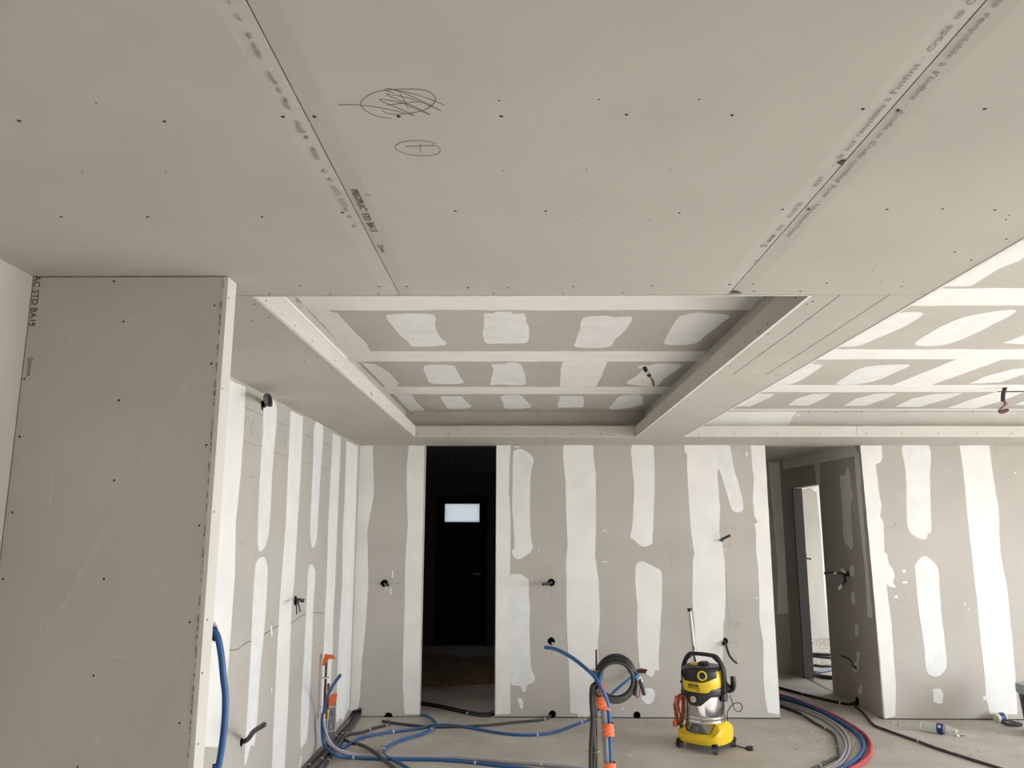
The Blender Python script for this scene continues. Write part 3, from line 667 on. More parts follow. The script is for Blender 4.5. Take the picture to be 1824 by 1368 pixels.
scr(kL((703, 978), (847, 978), (978, 978), (1212, 975), (1392, 977), (1558, 977)), fy(YT1 + SB), NY, fubr, 0.005)
scr(kM((603, 181), (654, 395), (1136, 309), (1119, 618), (1093, 1049), (629, 812), (605, 1236), (129, 698), (104, 1005), (175, 405)) + kN((65, 37), (16, 385), (1038, 105), (541, 384), (988, 609), (487, 887), (935, 1134), (404, 1362)), fy(YP), NY, pb_front, 0.0038)
scr(kM((655, 807), (1088, 650), (770, 651), (1052, 1138), (727, 1141)) + kN((998, 280), (668, 282), (955, 810), (618, 812)), fy(YP), NY, pb_front, 0.0013)
scr(kM((1210, 269), (1178, 750)) + kN((1115, 34), (1080, 596), (1053, 874), (1031, 1243)), fx(XP1), NX, pb_end, 0.0036)

# ================================================================== PENCIL LINES, PRINT, STAINS
def pz(pts, w=0.0012, par=None, m=PENCIL, closed=False): return stroke('pencil_mark', [onz(a, b, CZ) for a, b in pts], NZ, w, m, par or nb_m, closed)
pz(kO((805, 740), (900, 738), (965, 742), (1090, 758), (1200, 780), (1345, 815)))
pz(kO((1345, 815), (1220, 760), (1100, 708), (1130, 702), (1250, 725), (1340, 762), (1450, 808), (1340, 750), (1155, 672), (1190, 668), (1330, 700), (1440, 740), (1530, 782), (1400, 715), (1250, 650), (1145, 622), (1180, 628), (1330, 660), (1450, 700), (1557, 742)))
pz(kO((1180, 836), (1100, 825), (1020, 795), (965, 745), (975, 705), (1040, 660), (1150, 635), (1330, 628), (1440, 645), (1490, 690), (1475, 735), (1400, 780), (1280, 802), (1180, 805), (1130, 790), (1112, 775)))
pz(kO((1240, 660), (1270, 710), (1300, 762))); pz(kO((1150, 740), (1260, 728), (1380, 716)))
pz(kO((1125, 632), (1160, 645), (1200, 655)), 0.001)
pz(kO((1495, 1015), (1440, 998), (1330, 993), (1240, 1008), (1208, 1038), (1240, 1070), (1320, 1093), (1420, 1100), (1500, 1088), (1525, 1060), (1505, 1035), (1465, 1020)))
pz(kO((1278, 1032), (1380, 1030), (1478, 1026))); pz(kO((1386, 1012), (1381, 1040), (1381, 1075)))
# long set-out lines on the beam soffit
for q in (((1640, 240), (1410, 418), (1150, 606), (935, 768)), ((1640, 486), (1475, 597), (1357, 668), (1215, 757))): 
    pts = kK(*q); pts[0] = kL((870, 364))[0] if q[0][1] == 240 else kL((1130, 362))[0]
    pz(pts, 0.0022, sr_1)
pz(kK((1120, 771), (1145, 772)), 0.002, sr_1); pz(kK((1265, 768), (1340, 768)), 0.002, sr_1)
# pencil marks on walls
def py_(pts, par, w=0.003, m=PENF): return stroke('pencil_mark', [ony(a, b, D) for a, b in pts], NY, w, m, par, n=5)
W = wall_back_m
for q in (((813, 46), (816, 75), (811, 108)), ((1208, 46), (1204, 80), (1215, 125)), ((1592, 46), (1590, 80), (1602, 140)), ((385, 918), (440, 920)), ((363, 955), (364, 1040)), ((345, 820), (365, 818), (350, 838), (362, 852)),
          ((1470, 590), (1480, 560), (1492, 585)), ((1505, 588), (1507, 590)), ((1528, 562), (1518, 578), (1528, 590), (1537, 575), (1528, 562)), ((1478, 850), (1482, 1000), (1495, 1140)), ((1470, 820), (1492, 798)), ((280, 905), (320, 920)), ((1100, 680), (1125, 668), (1130, 690)), ((1100, 760), (1125, 755), (1128, 820))):
    py_(kA(*q), W)
for q in (((1362, 175), (1360, 130), (1375, 120), (1380, 140), (1362, 150)), ((1398, 130), (1390, 155), (1402, 170), (1410, 150), (1398, 130)), ((1425, 130), (1418, 155), (1430, 168), (1436, 148), (1425, 130)), ((1450, 125), (1448, 165)), ((1465, 135), (1450, 150), (1462, 165)), ((1350, 290), (1430, 292)), ((1420, 300), (1420, 350)), ((440, 525), (600, 520))):
    py_(kC(*q), W)
lx, lp = ony(980, 1038, D), None
for (cx_, cy_, r_) in ((980, 1038, 0.062), (982, 1143, 0.075)):
    c = ony(cx_, cy_, D)
    stroke('pencil_mark', [c + Vector((r_ * math.cos(t), 0, r_ * math.sin(t))) for t in [k * 0.35 - 1.2 for k in range(11)]], NY, 0.0022, PENF, W)
py_(kB((940, 368), (1045, 370)), W); py_(kB((1120, 370), (1190, 370)), W); py_(kB((1078, 430), (1080, 490)), W)
W = wall_back
py_(kE((1100, 140), (1185, 145)), W); py_(kE((1240, 146), (1330, 146)), W)
W = wall_back_r
for q in (((115, 60), (125, 110), (135, 148)), ((255, 680), (270, 690), (285, 675), (300, 690), (320, 645), (325, 690), (345, 685)), ((340, 1160), (320, 1200), (345, 1250), (385, 1240), (395, 1195)), ((585, 60), (597, 135)), ((1085, 60), (1088, 140))): py_(kF(*q), W)
py_(kG((1650, 575), (1670, 605), (1705, 635)), W)
def pl_(pts, w=0.004, m=PENF): return stroke('pencil_mark', [onx(a, b, XW) for a, b in pts], NX, w, m, wall_left, n=5)
for q in (((192, 292), (305, 345)), ((178, 495), (292, 533)), ((385, 378), (465, 412)), ((370, 565), (455, 592)), ((545, 450), (608, 478)), ((550, 625), (600, 640)), ((668, 508), (720, 532)), ((655, 660), (710, 680)),
          ((190, 400), (205, 350), (225, 400), (232, 455), (240, 380), (255, 420), (278, 508)), ((385, 480), (410, 395), (425, 440), (438, 515), (450, 430)), ((540, 545), (572, 465), (590, 520), (602, 552)), ((225, 716), (250, 716)), ((232, 765), (235, 800)), ((168, 1115), (180, 1115), (180, 1140), (170, 1148)), ((250, 1185), (260, 1190))):
    pl_(kD(*q))
pl_(kE((45, 662), (100, 625), (150, 590), (230, 582), (290, 540), (370, 510), (430, 470), (520, 420), (590, 408), (660, 360), (730, 338), (805, 345)), 0.005, PENCIL)
for q in (((55, 640), (68, 590), (70, 640)), ((280, 500), (285, 555)), ((450, 400), (470, 400), (465, 430), (450, 425)), ((730, 570), (800, 535)), ((726, 280), (728, 390)), ((778, 335), (780, 395)), ((780, 245), (800, 240)), ((760, 292), (775, 295)), ((685, 510), (690, 550)), ((700, 505), (706, 550)), ((255, 1230), (265, 1275))): pl_(kE(*q))

# board print, on the seen face of the boards
YA = Vector((0, 1, 0)); XA = Vector((1, 0, 0)); ZA = Vector((0, 0, 1))
def ctext(s, a, b, size, m, par):
    p, q = onz(*a, CZ), onz(*b, CZ)
    d, up = (YA, XA) if q.y > p.y else (-YA, -XA)
    p = Vector(((p.x + q.x) / 2, p.y, CZ)) - up * size * 0.33
    return text_on(s, p, d, up, size, m, par, width=abs(q.y - p.y))
k1 = CR(1260, 260, 1466 / 300); k2 = CR(1460, 0, 1660 / 364)
ctext('PREGYPLAC\u00b0', *kS((770, 352), (865, 525)), 0.026, INK, nb_m)
ctext('STD', *kS((862, 545), (895, 605)), 0.026, INK, nb_m)
ctext('BA13', *kS((902, 622), (945, 695)), 0.026, INK, nb_m)
ctext('siniat', *kS((1000, 822), (1022, 865)), 0.017, INK, nb_m)
logo_on(onz(*kS((992, 812))[0], CZ), YA, XA, 0.024, INK, nb_m)
for s_, a, b, kk, m_ in (('siniat', (512, 838), (592, 772), k1, INK), ('01/1', (612, 738), (662, 688), k1, INKF), ('01-03-26', (705, 622), (820, 495), k1, INKF), ('15:57', (932, 362), (1002, 268), k1, INKF), ('\u2013', (1075, 187), (1092, 165), k1, INKF),
                     ('Je', (152, 1288), (188, 1252), k2, INKF), ('suis', (205, 1228), (287, 1142), k2, INKF), ('recyclable', (300, 1112), (522, 853), k2, INKF), ('\u00e0', (535, 828), (567, 800), k2, INKF), ("l'infini", (582, 768), (802, 528), k2, INKF), ('\u2013', (825, 485), (850, 458), k2, INKF),
                     ('Cradle', (875, 422), (1072, 205), k2, INKF), ('to', (1095, 157), (1168, 88), k2, INKF), ('Cradle', (1192, 42), (1400, -170), k2, INKF)):
    ctext(s_, *kk(a, b), 0.0165, m_, nb_m)
logo_on(onz(*k1((490, 868))[0], CZ), -YA, -XA, 0.024, INK, nb_m)
for s_, a, b, kk in (('suis', (1560, -90), (1415, 60), k2), ('recyclable', (1382, 108), (1042, 475), k2), ('\u00e0', (1022, 508), (985, 542), k2), ("l'infini", (968, 582), (745, 808), k2), ('\u2013', (722, 843), (700, 870), k2), ('Cradle', (675, 900), (530, 1055), k2), ('to', (517, 1083), (463, 1122), k2), ('Cradle', (452, 1148), (318, 1288), k2),
                 ('certified', (1302, 128), (1130, 317), k1), ('Bronze', (1122, 343), (1005, 447), k1), ('\u2013', (992, 473), (975, 492), k1), ('Fabrication', (965, 505), (800, 682), k1), ('France', (792, 698), (705, 792), k1)):
    ctext(s_, *kk(a, b), 0.0165, INKF, nb_r)
# left panel print runs down the board
def ptext(s, a, b, size, m):
    p, q = ony(*a, YP), ony(*b, YP)
    return text_on(s, p - XA * 0.0, -ZA, XA, size, m, pb_front, width=p.z - q.z)
ptext('AC STD BA13', (62, 491), (56.5, 581), 0.030, INK)
ptext('siniat', (50.5, 645), (47.5, 671), 0.020, INK)
logo_on(ony(54, 641, YP), -ZA, XA, 0.020, INK, pb_front)
for a, sz, s_ in ((onx(527, 537, XL - SB), 0.03, 'BA13'), (onx(660, 702, XL), 0.03, 'siniat')):
    text_on(s_, a, (0, 1, 0), (0, 0, 1), sz, INKF, ful if a.x < XL - 0.05 else fl_2)

# smudges beside the left seam, pale scuffs
def smear(pts, m=STAIN, par=None): return patch('smudge', [onz(a, b, CZ) for a, b in pts], NZ, m, par or nb_l, th=0.0003, jit=0.0012, sub=0.006)
for q in (((85, 98), (100, 105), (112, 135), (130, 152), (100, 140)), ((162, 240), (178, 236), (188, 268), (168, 272)), ((190, 298), (205, 310), (238, 350), (255, 380), (262, 425), (240, 410), (222, 365)), ((303, 502), (325, 520), (350, 560), (375, 595), (345, 585), (318, 545)), ((372, 612), (392, 628), (410, 655), (380, 655)),
          ((415, 688), (438, 700), (448, 735), (472, 772), (440, 765), (422, 730)), ((502, 856), (530, 872), (545, 910), (575, 935), (535, 940), (518, 895)), ((562, 962), (585, 962), (595, 980), (568, 984)), ((610, 1040), (635, 1048), (672, 1125), (645, 1130), (620, 1080)), ((20, 0), (38, 5), (48, 30), (25, 25))):
    smear(kO(*q))
for q in (((515, 210), (535, 193), (562, 208), (540, 225)), ((565, 275), (585, 262), (610, 282), (580, 292)), ((592, 330), (625, 335), (680, 395), (640, 405)), ((650, 428), (690, 432), (728, 495), (690, 502)), ((700, 520), (720, 508), (738, 524), (712, 540)), ((728, 578), (745, 566), (765, 582), (738, 590)), ((768, 652), (785, 640), (805, 654), (780, 664))):
    smear(kS(*q), mat('light_smudge', (0.36, 0.33, 0.305), 0.85))
smear(kS((860, 392), (890, 386), (915, 405), (880, 406)), MATS['light_smudge'], nb_m)
for q in (((1380, 488), (1600, 540), (1824, 590), (1824, 602), (1600, 556)), ((915, 402), (1035, 430), (1030, 436), (920, 412))):
    smear(kS(*q), SCUFF, nb_m)
smear(CR(1260, 260, 4.887)((1130, 150), (1180, 122), (1210, 120), (1175, 168)), DARK, nb_m); smear(CR(1260, 260, 4.887)((410, 1005), (440, 1000), (445, 1018), (425, 1012)), STAIN, nb_m)
smear(kK((922, 102), (940, 86), (968, 84), (990, 92), (1012, 101), (965, 105)), mat('torn_brown_paper', (0.10, 0.075, 0.06), .95), nb_m)
def pscuff(pts, par=None): return patch('scuff_mark', [ony(a, b, YP) for a, b in pts], NY, SCUFF, par or pb_front, th=0.0003, jit=0.001, sub=0.02)
for q in (((1080, 560), (1095, 565), (1010, 720), (900, 900), (760, 1130), (640, 1368), (618, 1368), (740, 1130), (880, 880), (980, 720)), ((290, 425), (325, 422), (322, 440), (295, 442)), ((345, 411), (405, 409), (405, 416), (345, 418)), ((483, 488), (542, 490), (540, 495), (485, 493)), ((690, 384), (748, 370), (740, 382), (700, 390)), ((545, 843), (520, 900), (505, 980), (510, 900)), ((268, 1100), (285, 1100), (270, 1368), (260, 1368)), ((945, 1260), (1080, 1155), (1075, 1165), (955, 1262)), ((368, 483), (375, 483), (374, 520), (368, 520)), ((690, 358), (912, 350), (912, 354), (690, 364))):
    pscuff(kM(*q))
for q in (((330, 35), (350, 38), (358, 55), (325, 60)), ((590, 0), (650, 0), (560, 130), (470, 280), (330, 540), (315, 540), (450, 270)), ((217, 572), (222, 575), (214, 640), (226, 740), (200, 850), (180, 1010), (176, 1010), (205, 800), (220, 735), (208, 640)), ((450, 1185), (500, 1200), (550, 1250), (500, 1240)), ((738, 1065), (748, 1065), (745, 1100), (736, 1100)), ((565, 785), (740, 780), (740, 790), (568, 792)), ((885, 405), (892, 408), (868, 432), (860, 430)), ((870, 438), (885, 440), (855, 465), (850, 462)), ((940, 565), (820, 650), (680, 720), (680, 724), (825, 656), (945, 572))):
    pscuff(kN(*q))

# ================================================================== HOLES, BOXES AND CABLE ENDS IN THE WALLS
def outlet(pos, normal, r, label, stubs=(), group=None, wall=None, depth=0.05, cup=True, name='wall_outlet'):
    """pos on the surface; stubs: (points relative, radius, material, name)"""
    n = Vector(normal)
    e = empty(name, pos, label, 'outlet', group)
    if cup:
        M = n.to_track_quat('Z', 'Y').to_matrix().to_4x4()
        prof = [(r, 0.0015), (r, -depth + 0.004), (r * 0.2, -depth + 0.003), (r * 0.2, -depth + 0.006), (r * 0.88, -depth + 0.008), (r * 0.88, 0.0015)]
        lathe('flush_box', prof, BLACKP, e, 20, mtx=M)
    for pts, rr, m_, nm in stubs:
        tube(nm, [Vector(p) for p in pts], rr, m_, e)
    return e
def rel(o, *pts): return [Vector(p) - Vector(o) for p in pts]
HR = 0.034
def yw(px, py, out): return ony(px, py, D - out)
cuts = {wall_back: [], wall_back_m: [], wall_left: [], wall_corr_r: []}
def hole(w, p, n, r, depth=0.05): cuts[w].append((Vector(p) + Vector(n) * 0.02, Vector(p) - Vector(n) * depth, r + 0.0006))

p = ony(685, 1039, D); hole(wall_back, p, NY, HR)
outlet(p, NY, HR, 'round outlet with a short black stub left of the dark doorway', [(rel(p, p + Vector((0, .03, 0)), p + Vector((.004, -.02, -.004)), yw(689, 1041, .10), yw(692, 1043, .12)), 0.011, CABLE, 'cable'), (rel(p, yw(686, 1042, .03), yw(687, 1046, .05), yw(690, 1050, .05)), 0.004, WHITET, 'wire')])
p = ony(982, 1037.5, D); hole(wall_back_m, p, NY, HR)
outlet(p, NY, HR, 'round outlet with a black stub pointing left, above the blue pipe end', [(rel(p, p + Vector((0, .03, 0)), p + Vector((0, -.02, 0)), yw(975, 1040, .09), yw(967, 1041, .14)), 0.013, CABLE, 'cable')])
p = ony(982, 1142, D); hole(wall_back_m, p, NY, HR)
outlet(p, NY, HR, 'empty round outlet behind the end of the blue pipe', [(rel(p, p + Vector((-.02, .03, -.01)), p + Vector((.01, -.002, -.018)), p + Vector((.02, -.006, -.02))), 0.008, WHITET, 'wire')])
p = ony(1282, 962, D); hole(wall_back_m, p, NY, HR - .004)
outlet(p, NY, HR - .004, 'outlet with a black stub and thin brown wire, high above the vacuum cleaner', [(rel(p, p + Vector((0, .03, 0)), p + Vector((.01, -.03, .0)), yw(1291, 958, .08), yw(1301, 953.5, .10)), 0.011, CABLE, 'cable'), (rel(p, yw(1301, 954, .10), yw(1300, 962, .10), yw(1299.5, 974, .10)), 0.0025, COPW, 'wire')])
p = ony(1291, 1142, D); hole(wall_back_m, p, NY, HR - .004)
outlet(p, NY, HR - .004, 'outlet with a long drooping black cable, right of the vacuum cleaner tube', [(rel(p, p + Vector((0, .03, 0)), p + Vector((0, -.02, 0)), yw(1294, 1152, .06), yw(1299, 1167, .10), yw(1306, 1176, .12), yw(1313, 1182, .12)), 0.010, CABLE, 'cable'), (rel(p, yw(1313, 1181, .12), yw(1311, 1172, .12), yw(1305, 1163, .11)), 0.0025, COPW, 'wire'), (rel(p, p + Vector((-.01, .03, -.01)), p + Vector((-.02, -.02, -.02)), p + Vector((-.025, -.03, -.035))), 0.010, CABLE, 'cable')])
p = ony(1128, 1195, D); hole(wall_back_m, p, NY, HR - .004)
outlet(p, NY, HR - .004, 'outlet with two brown stubs behind the black cable coil', [(rel(p, p + Vector((0, .03, 0)), p + Vector((.02, -.02, 0)), yw(1140, 1193.5, .10), yw(1152, 1194, .14)), 0.011, COPPER, 'cable'), (rel(p, p + Vector((0, .03, -.01)), p + Vector((.02, -.02, -.01)), yw(1140, 1197, .10), yw(1150, 1197.5, .13)), 0.011, COPPER, 'cable')])
for (px, py, lb) in ((984, 1272, 'open hole at the wall foot where a black conduit enters'), (1134.5, 1274, 'empty open hole at the wall foot below the cable coil')):
    p = ony(px, py, D); hole(wall_back_m, p, NY, 0.032, 0.08)
    e = outlet(p, NY, 0.032, lb, depth=0.07, name='wall_hole')
    link('plaster_crumb', mesh([v + Vector((0, 0.02, -0.018)) for v in [Vector((-.02, 0, 0)), Vector((.02, 0, 0)), Vector((.018, .02, 0)), Vector((-.018, .02, 0)), Vector((-.01, .01, .012)), Vector((.012, .01, .01))]], [(0, 1, 5, 4), (1, 2, 5), (2, 3, 4, 5), (3, 0, 4), (0, 3, 2, 1)]), DEBRIS, e)
p = ony(692, 1277, D); hole(wall_back, p, NY, 0.038, 0.08); outlet(p, NY, 0.038, 'open hole at the wall foot left of the dark doorway', depth=0.07, name='wall_hole')
# the ragged corner opening where the conduits leave
cuts[wall_back].append((XW - 0.02, ony(644, 1270, D).x, D - 0.02, D + 0.07, 0, 0.075))
# left wall
p = onx(526, 1070, XW); hole(wall_left, p, NX, HR)
outlet(p, NX, HR, 'round outlet with two thin wires hanging, on the striped left wall', [(rel(p, p + Vector((-.03, 0, 0)), p + Vector((.05, 0, .01)), onx(531.5, 1072, XW + .10), onx(535, 1090, XW + .11)), 0.004, CABLE, 'wire'), (rel(p, p + Vector((-.03, 0, 0)), p + Vector((.045, 0, .01)), onx(529, 1074, XW + .08), onx(528.5, 1094, XW + .08)), 0.004, CABLE, 'wire'), (rel(p, p + Vector((-.03, 0, 0)), p + Vector((.02, 0, .005)), p + Vector((.06, 0, 0.0))), 0.013, CABLE, 'cable')])
p = onx(468, 722, XW); hole(wall_left, p, NX, HR - .004)
outlet(p, NX, HR - .004, 'outlet with a thick black cable bent over, just under the soffit', [(rel(p, p + Vector((-.03, 0, 0)), p + Vector((.02, 0, 0.01)), onx(473, 707, XW + .10), onx(479, 707, XW + .16), onx(481, 721, XW + .19)), 0.014, CABLE, 'cable'), (rel(p, p + Vector((-.03, 0, -.01)), p + Vector((.02, 0, .0)), onx(474, 709, XW + .09), onx(477, 709, XW + .12), onx(478.5, 719, XW + .14)), 0.010, CABLE, 'cable')])
def corrugated(name, pts, r, m_, parent=None, pitch=0.006):
    P = spline(pts, 40); n_ = len(P)
    return link(name, sweep(P, circ(r, 12), lambda t: 1.0 + 0.07 * math.sin(t * n_ * 1.6)), m_, parent, True)
p = onx(430, 1322, XW); hole(wall_left, p, NX, 0.022)
e = outlet(p, NX, 0.022, 'hole with a grey ridged conduit poking out, low on the left wall')
corrugated('conduit', rel(p, p + Vector((-.03, 0, -.01)), p + Vector((.03, 0, .012)), onx(452, 1303, XW + .13), onx(471, 1290.5, XW + .26)), 0.0125, GREYC, e)
# hole in the corridor side wall and cables there
p = onx(1511, 1022, D4); hole(wall_corr_r, p, NXm, 0.03)
outlet(p, NXm, 0.03, 'cluster of taped black cable ends on the corridor side wall', [(rel(p, p + Vector((.02, 0, 0)), p + Vector((-.04, 0, .0)), onx(1490, 1020.5, D4 - .12), onx(1468, 1021, D4 - .22)), 0.012, CABLE, 'cable'), (rel(p, p + Vector((.02, 0, -.01)), p + Vector((-.04, -.01, -.02)), onx(1505, 1036, D4 - .08), onx(1496, 1047, D4 - .12)), 0.012, CABLE, 'cable'),
    (rel(p, onx(1490, 1020.5, D4 - .121), onx(1480, 1020.7, D4 - .165)), 0.0135, WHITET, 'tape'), (rel(p, onx(1500, 1041.5, D4 - .104), onx(1494, 1049, D4 - .13)), 0.0135, WHITET, 'tape'), (rel(p, p + Vector((-.03, 0, .01)), onx(1499, 1014, D4 - .09)), 0.011, WHITET, 'tape')])
p = onx(1525, 1190, D4); hole(wall_corr_r, p, NXm, 0.018)
outlet(p, NXm, 0.018, 'hole with a thin curved black wire, low on the corridor side wall', [(rel(p, p + Vector((.02, 0, 0)), p + Vector((-.02, 0, .01)), onx(1514, 1175, D4 - .10), onx(1499, 1168, D4 - .20)), 0.008, CABLE, 'wire')])
p = onx(1527, 1249, D4); hole(wall_corr_r, p, NXm, 0.04, 0.07); outlet(p, NXm, 0.04, 'open hole at the corridor wall foot swallowing black conduits', depth=0.06, name='wall_hole')
for w, c in cuts.items(): cut(w, c)
# bright room wall cables
p = ony(1429, 993, 13.0)
e = empty('wall_outlet', p, 'loose dark wires on the far wall of the bright room', 'outlet')
for q in ((1436, 990), (1444, 996), (1436, 1000)): tube('wire', rel(p, p, ony(q[0] - 4, q[1] - 1, 12.9), ony(q[0], q[1], 12.85)), 0.012, CABLE, e)
# ceiling cables
p = onz(1147, 653, TZ)
e = empty('ceiling_cable', p, 'black cable end with white tape hanging from the shadowed tray ceiling', 'cable')
y_ = p.y
tube('sheath', rel(p, p + Vector((0, 0, .02)), ony(1149, 657, y_), ony(1152, 662, y_)), 0.013, CABLE, e)
tube('tape', rel(p, ony(1151, 660, y_), ony(1155, 667, y_)), 0.0125, WHITET, e)
tube('sheath', rel(p, ony(1154.5, 666.5, y_), ony(1157.5, 670.5, y_)), 0.0125, CABLE, e)
for dx in (0, 2, 4): tube('wire', rel(p, ony(1157, 670, y_), ony(1160 + dx * .5, 676, y_), ony(1162 + dx * .6, 682, y_ - .01), ony(1163 + dx * .4, 688, y_)), 0.004, (BRASS, CABLE, GREYC)[dx // 2], e)
patch('compound_patch', [onz(a, b, TZ) for a, b in kK((160, 695), (200, 685), (285, 685), (280, 700), (250, 712), (180, 712))], NZ, COMP2, tray_c)
p = onz(1791, 690, TZ); y_ = p.y
e = empty('ceiling_cable', p, 'black cable end with a coil of copper wire hanging from the bright ceiling', 'cable')
k5 = CR(1680, 640, 1231 / 144)
tube('sheath', rel(p, p + Vector((0, 0, .02)), *[ony(a, b, y_) for a, b in k5((940, 440), (915, 530), (910, 590), (912, 640))]), 0.0145, CABLE, e)
tube('wire', rel(p, *[ony(a, b, y_) for a, b in k5((920, 640), (935, 690), (975, 690), (985, 660), (965, 650))]), 0.004, COPW, e)
tube('wire', rel(p, *[ony(a, b, y_) for a, b in k5((935, 640), (955, 695), (900, 725), (860, 760), (845, 800), (880, 820), (960, 800), (995, 770), (960, 760), (880, 775), (850, 800), (890, 822), (970, 798), (990, 775), (930, 785), (860, 808))]), 0.0042, COPPER, e)
tube('wire', rel(p, *[ony(a, b, y_) for a, b in k5((925, 640), (930, 690), (915, 720), (865, 765), (855, 795), (900, 805), (985, 770), (920, 770), (870, 790))]), 0.0042, GREYC, e)
p = onz(800, 800, CH)
e = empty('ceiling_cable', Vector((p.x, 9.3, CH)), 'dark cables looping from the unlit entry ceiling', 'cable')
for q in (((796, 790), (799, 812), (803, 825), (806, 812), (803, 790)), ((807, 792), (811, 806), (808, 818)), ((792, 790), (800, 800), (806, 792))):
    tube('cable', rel(e.location, *[ony(a, b, 9.3) for a, b in q]), 0.010, CABLE, e)

# ================================================================== HOSES AND CONDUITS ON THE FLOOR
def fl(pts, r): 
    out = []
    for a, b in pts:
        v = onz(a, b, r); v.x = max(v.x, XW + r + 0.002); out.append(v)
    return out
def fl3(pts):
    out = []
    for a, b, r in pts:
        v = onz(a, b, r); v.x = max(v.x, XW + .015); out.append(v)
    return out
def hose(name, pts3, r, m_, label, cat='hose', clips=(), group=None, seg=10, n=8):
    base = Vector(pts3[0]); 
    P = spline(pts3, n)
    e = empty(name, Vector((base.x, base.y, 0)), label, cat, group)
    o = link('tube', sweep([q - e.location for q in P], circ(r, seg)), m_, e, True)
    for t in clips:      # pale clips or ties round the tube
        i = min(len(P) - 2, max(0, int(t * (len(P) - 1)))); a = P[i]; d = (P[i + 1] - P[i]).normalized()
        link('clip', sweep([a - d * .007 - e.location, a + d * .007 - e.location], circ(r * 1.18, 10)), TIE, e)
    return e
RB = 0.0115
hose('blue_pipe', fl([(598, 1327.7), (606, 1331.7), (614, 1330), (624, 1324.5), (636.5, 1317), (655.6, 1311), (687.5, 1305), (720, 1301), (740, 1298), (758, 1295), (776, 1292), (796, 1291.5), (830, 1295), (864, 1301), (897.7, 1306.6), (931, 1309), (965, 1307.7), (987.7, 1304), (1010, 1296.5), (1033, 1287.5), (1048, 1283)], RB) + [ony(1063.5, 1267, D - .16), ony(1090, 1236, D - .14), ony(1115, 1214, D - .10), ony(1126, 1205, D - .04)], RB, BLUE, 'long blue water pipe wandering along the floor in front of the back wall', clips=(0.02, 0.27, 0.42, 0.66, 0.80))
hose('blue_pipe', fl([(749, 1273.5), (760, 1275), (771, 1282), (777, 1290), (769, 1297.6), (753, 1306.6), (737, 1311.5), (710, 1320), (691, 1329.6), (683, 1339), (688, 1347), (704, 1355), (723, 1366), (745, 1379), (770, 1395)], RB + .004), RB, BLUE, 'blue water pipe curling out of the dark doorway into the foreground', clips=(0.30, 0.62))
up = [onx(606, 1203, XW + .30), onx(596.7, 1215, XW + .24), onx(587, 1231, XW + .17), onx(582, 1245, XW + .12), onx(577, 1266, XW + .075), onx(574, 1290, XW + .06)]
hose('blue_pipe', up + fl3([(576, 1322, .10), (585.5, 1335, .06), (598, 1344.4, .04), (612.6, 1348, .02)]) + fl([ (630, 1349.5), (655.6, 1351), (720, 1352.5), (785, 1353.5), (830, 1356.8), (875, 1361.8), (920, 1366.8), (980, 1374), (1060, 1386)], RB), RB, BLUE, 'blue water pipe with a free end standing up by the copper pipes', clips=(0.56, 0.80))
wq = [onx(574.5, 1270, XW + .05), onx(574, 1290, XW + .055)]
hose('grey_pipe', wq + fl3([(580, 1313, .13), (588.7, 1327, .08), (601, 1337, .05), (620.6, 1343.6, .025)]) + fl([ (639.7, 1346.5), (678, 1348.4), (740, 1349.3), (807.6, 1349.6), (852.6, 1352.8), (920, 1358.4), (965, 1361.8), (1001, 1366), (1060, 1374)], RB + .002), RB, mat('lilac_grey_pipe', (0.36, 0.33, 0.34), 0.45, var=.05), 'lilac grey pipe coming down from the copper pipes and running to the right', clips=(0.52, 0.86))
wq = [onx(577.5, 1271, XW + .075), onx(577.5, 1292, XW + .08)]
hose('white_pipe', wq + fl3([(584, 1313, .13), (592, 1326, .08), (604, 1335, .05), (622, 1341, .025)]) + fl([ (641, 1344), (678, 1346), (740, 1347.2), (807, 1347.4), (852, 1350.2), (920, 1355.5), (990, 1361), (1060, 1370)], RB + .002), RB * .75, mat('pale_blue_pipe', (0.48, 0.53, 0.58), 0.45), 'thin pale pipe alongside the lilac grey pipe', clips=(0.5,))
for k, (q, lb) in enumerate((([(629, 1274), (623, 1287), (607, 1304.6), (590, 1322), (572, 1341), (552, 1362), (535, 1380), (515, 1400)], 'grey conduit closest to the left wall leaving the corner opening'),
                     ([(633, 1276), (627, 1289), (612, 1306), (596, 1325), (580, 1345), (562, 1367), (545, 1385)], 'second grey conduit from the left wall leaving the corner opening'),
                     ([(637, 1278), (631, 1289), (619, 1305), (604, 1325), (590, 1347), (576, 1368), (560, 1388)], 'third grey conduit from the left wall leaving the corner opening'))):
    hose('conduit', [Vector((XW + .03 + .03 * k, D + .05, .03))] + fl(q, 0.0135 + .003 * (k % 2)), 0.013, GREYC, lb, 'conduit', clips=(0.45, 0.78))
hose('blue_pipe', [Vector((ony(640, 1277, D).x - .02, D + .05, .02))] + fl([(637, 1281), (630, 1289), (622, 1300), (612, 1316), (603, 1332)], .01), .009, BLUE, 'short blue pipe among the grey conduits in the corner', clips=())
hose('conduit', [ony(692, 1281, D + .05)] + fl([(693, 1288), (687.5, 1292), (668, 1296.6), (647.6, 1303.8), (623.7, 1308), (612.6, 1313), (600, 1324), (588, 1342)], .0115), .0115, GREYC, 'dark conduit from the wall foot hole running left into the corner', 'conduit', clips=(0.25, 0.45))
hose('conduit', fl([(681, 1284.5), (700, 1287.5), (720, 1290), (760, 1294), (800, 1294.5), (834.6, 1293.5), (875, 1291), (920, 1286), (958.5, 1283), (974, 1279)], .013) + [ony(984, 1272, D + .03)], .0105, GREYC, 'dark conduit running along the wall foot between two holes', 'conduit', clips=(0.87,))
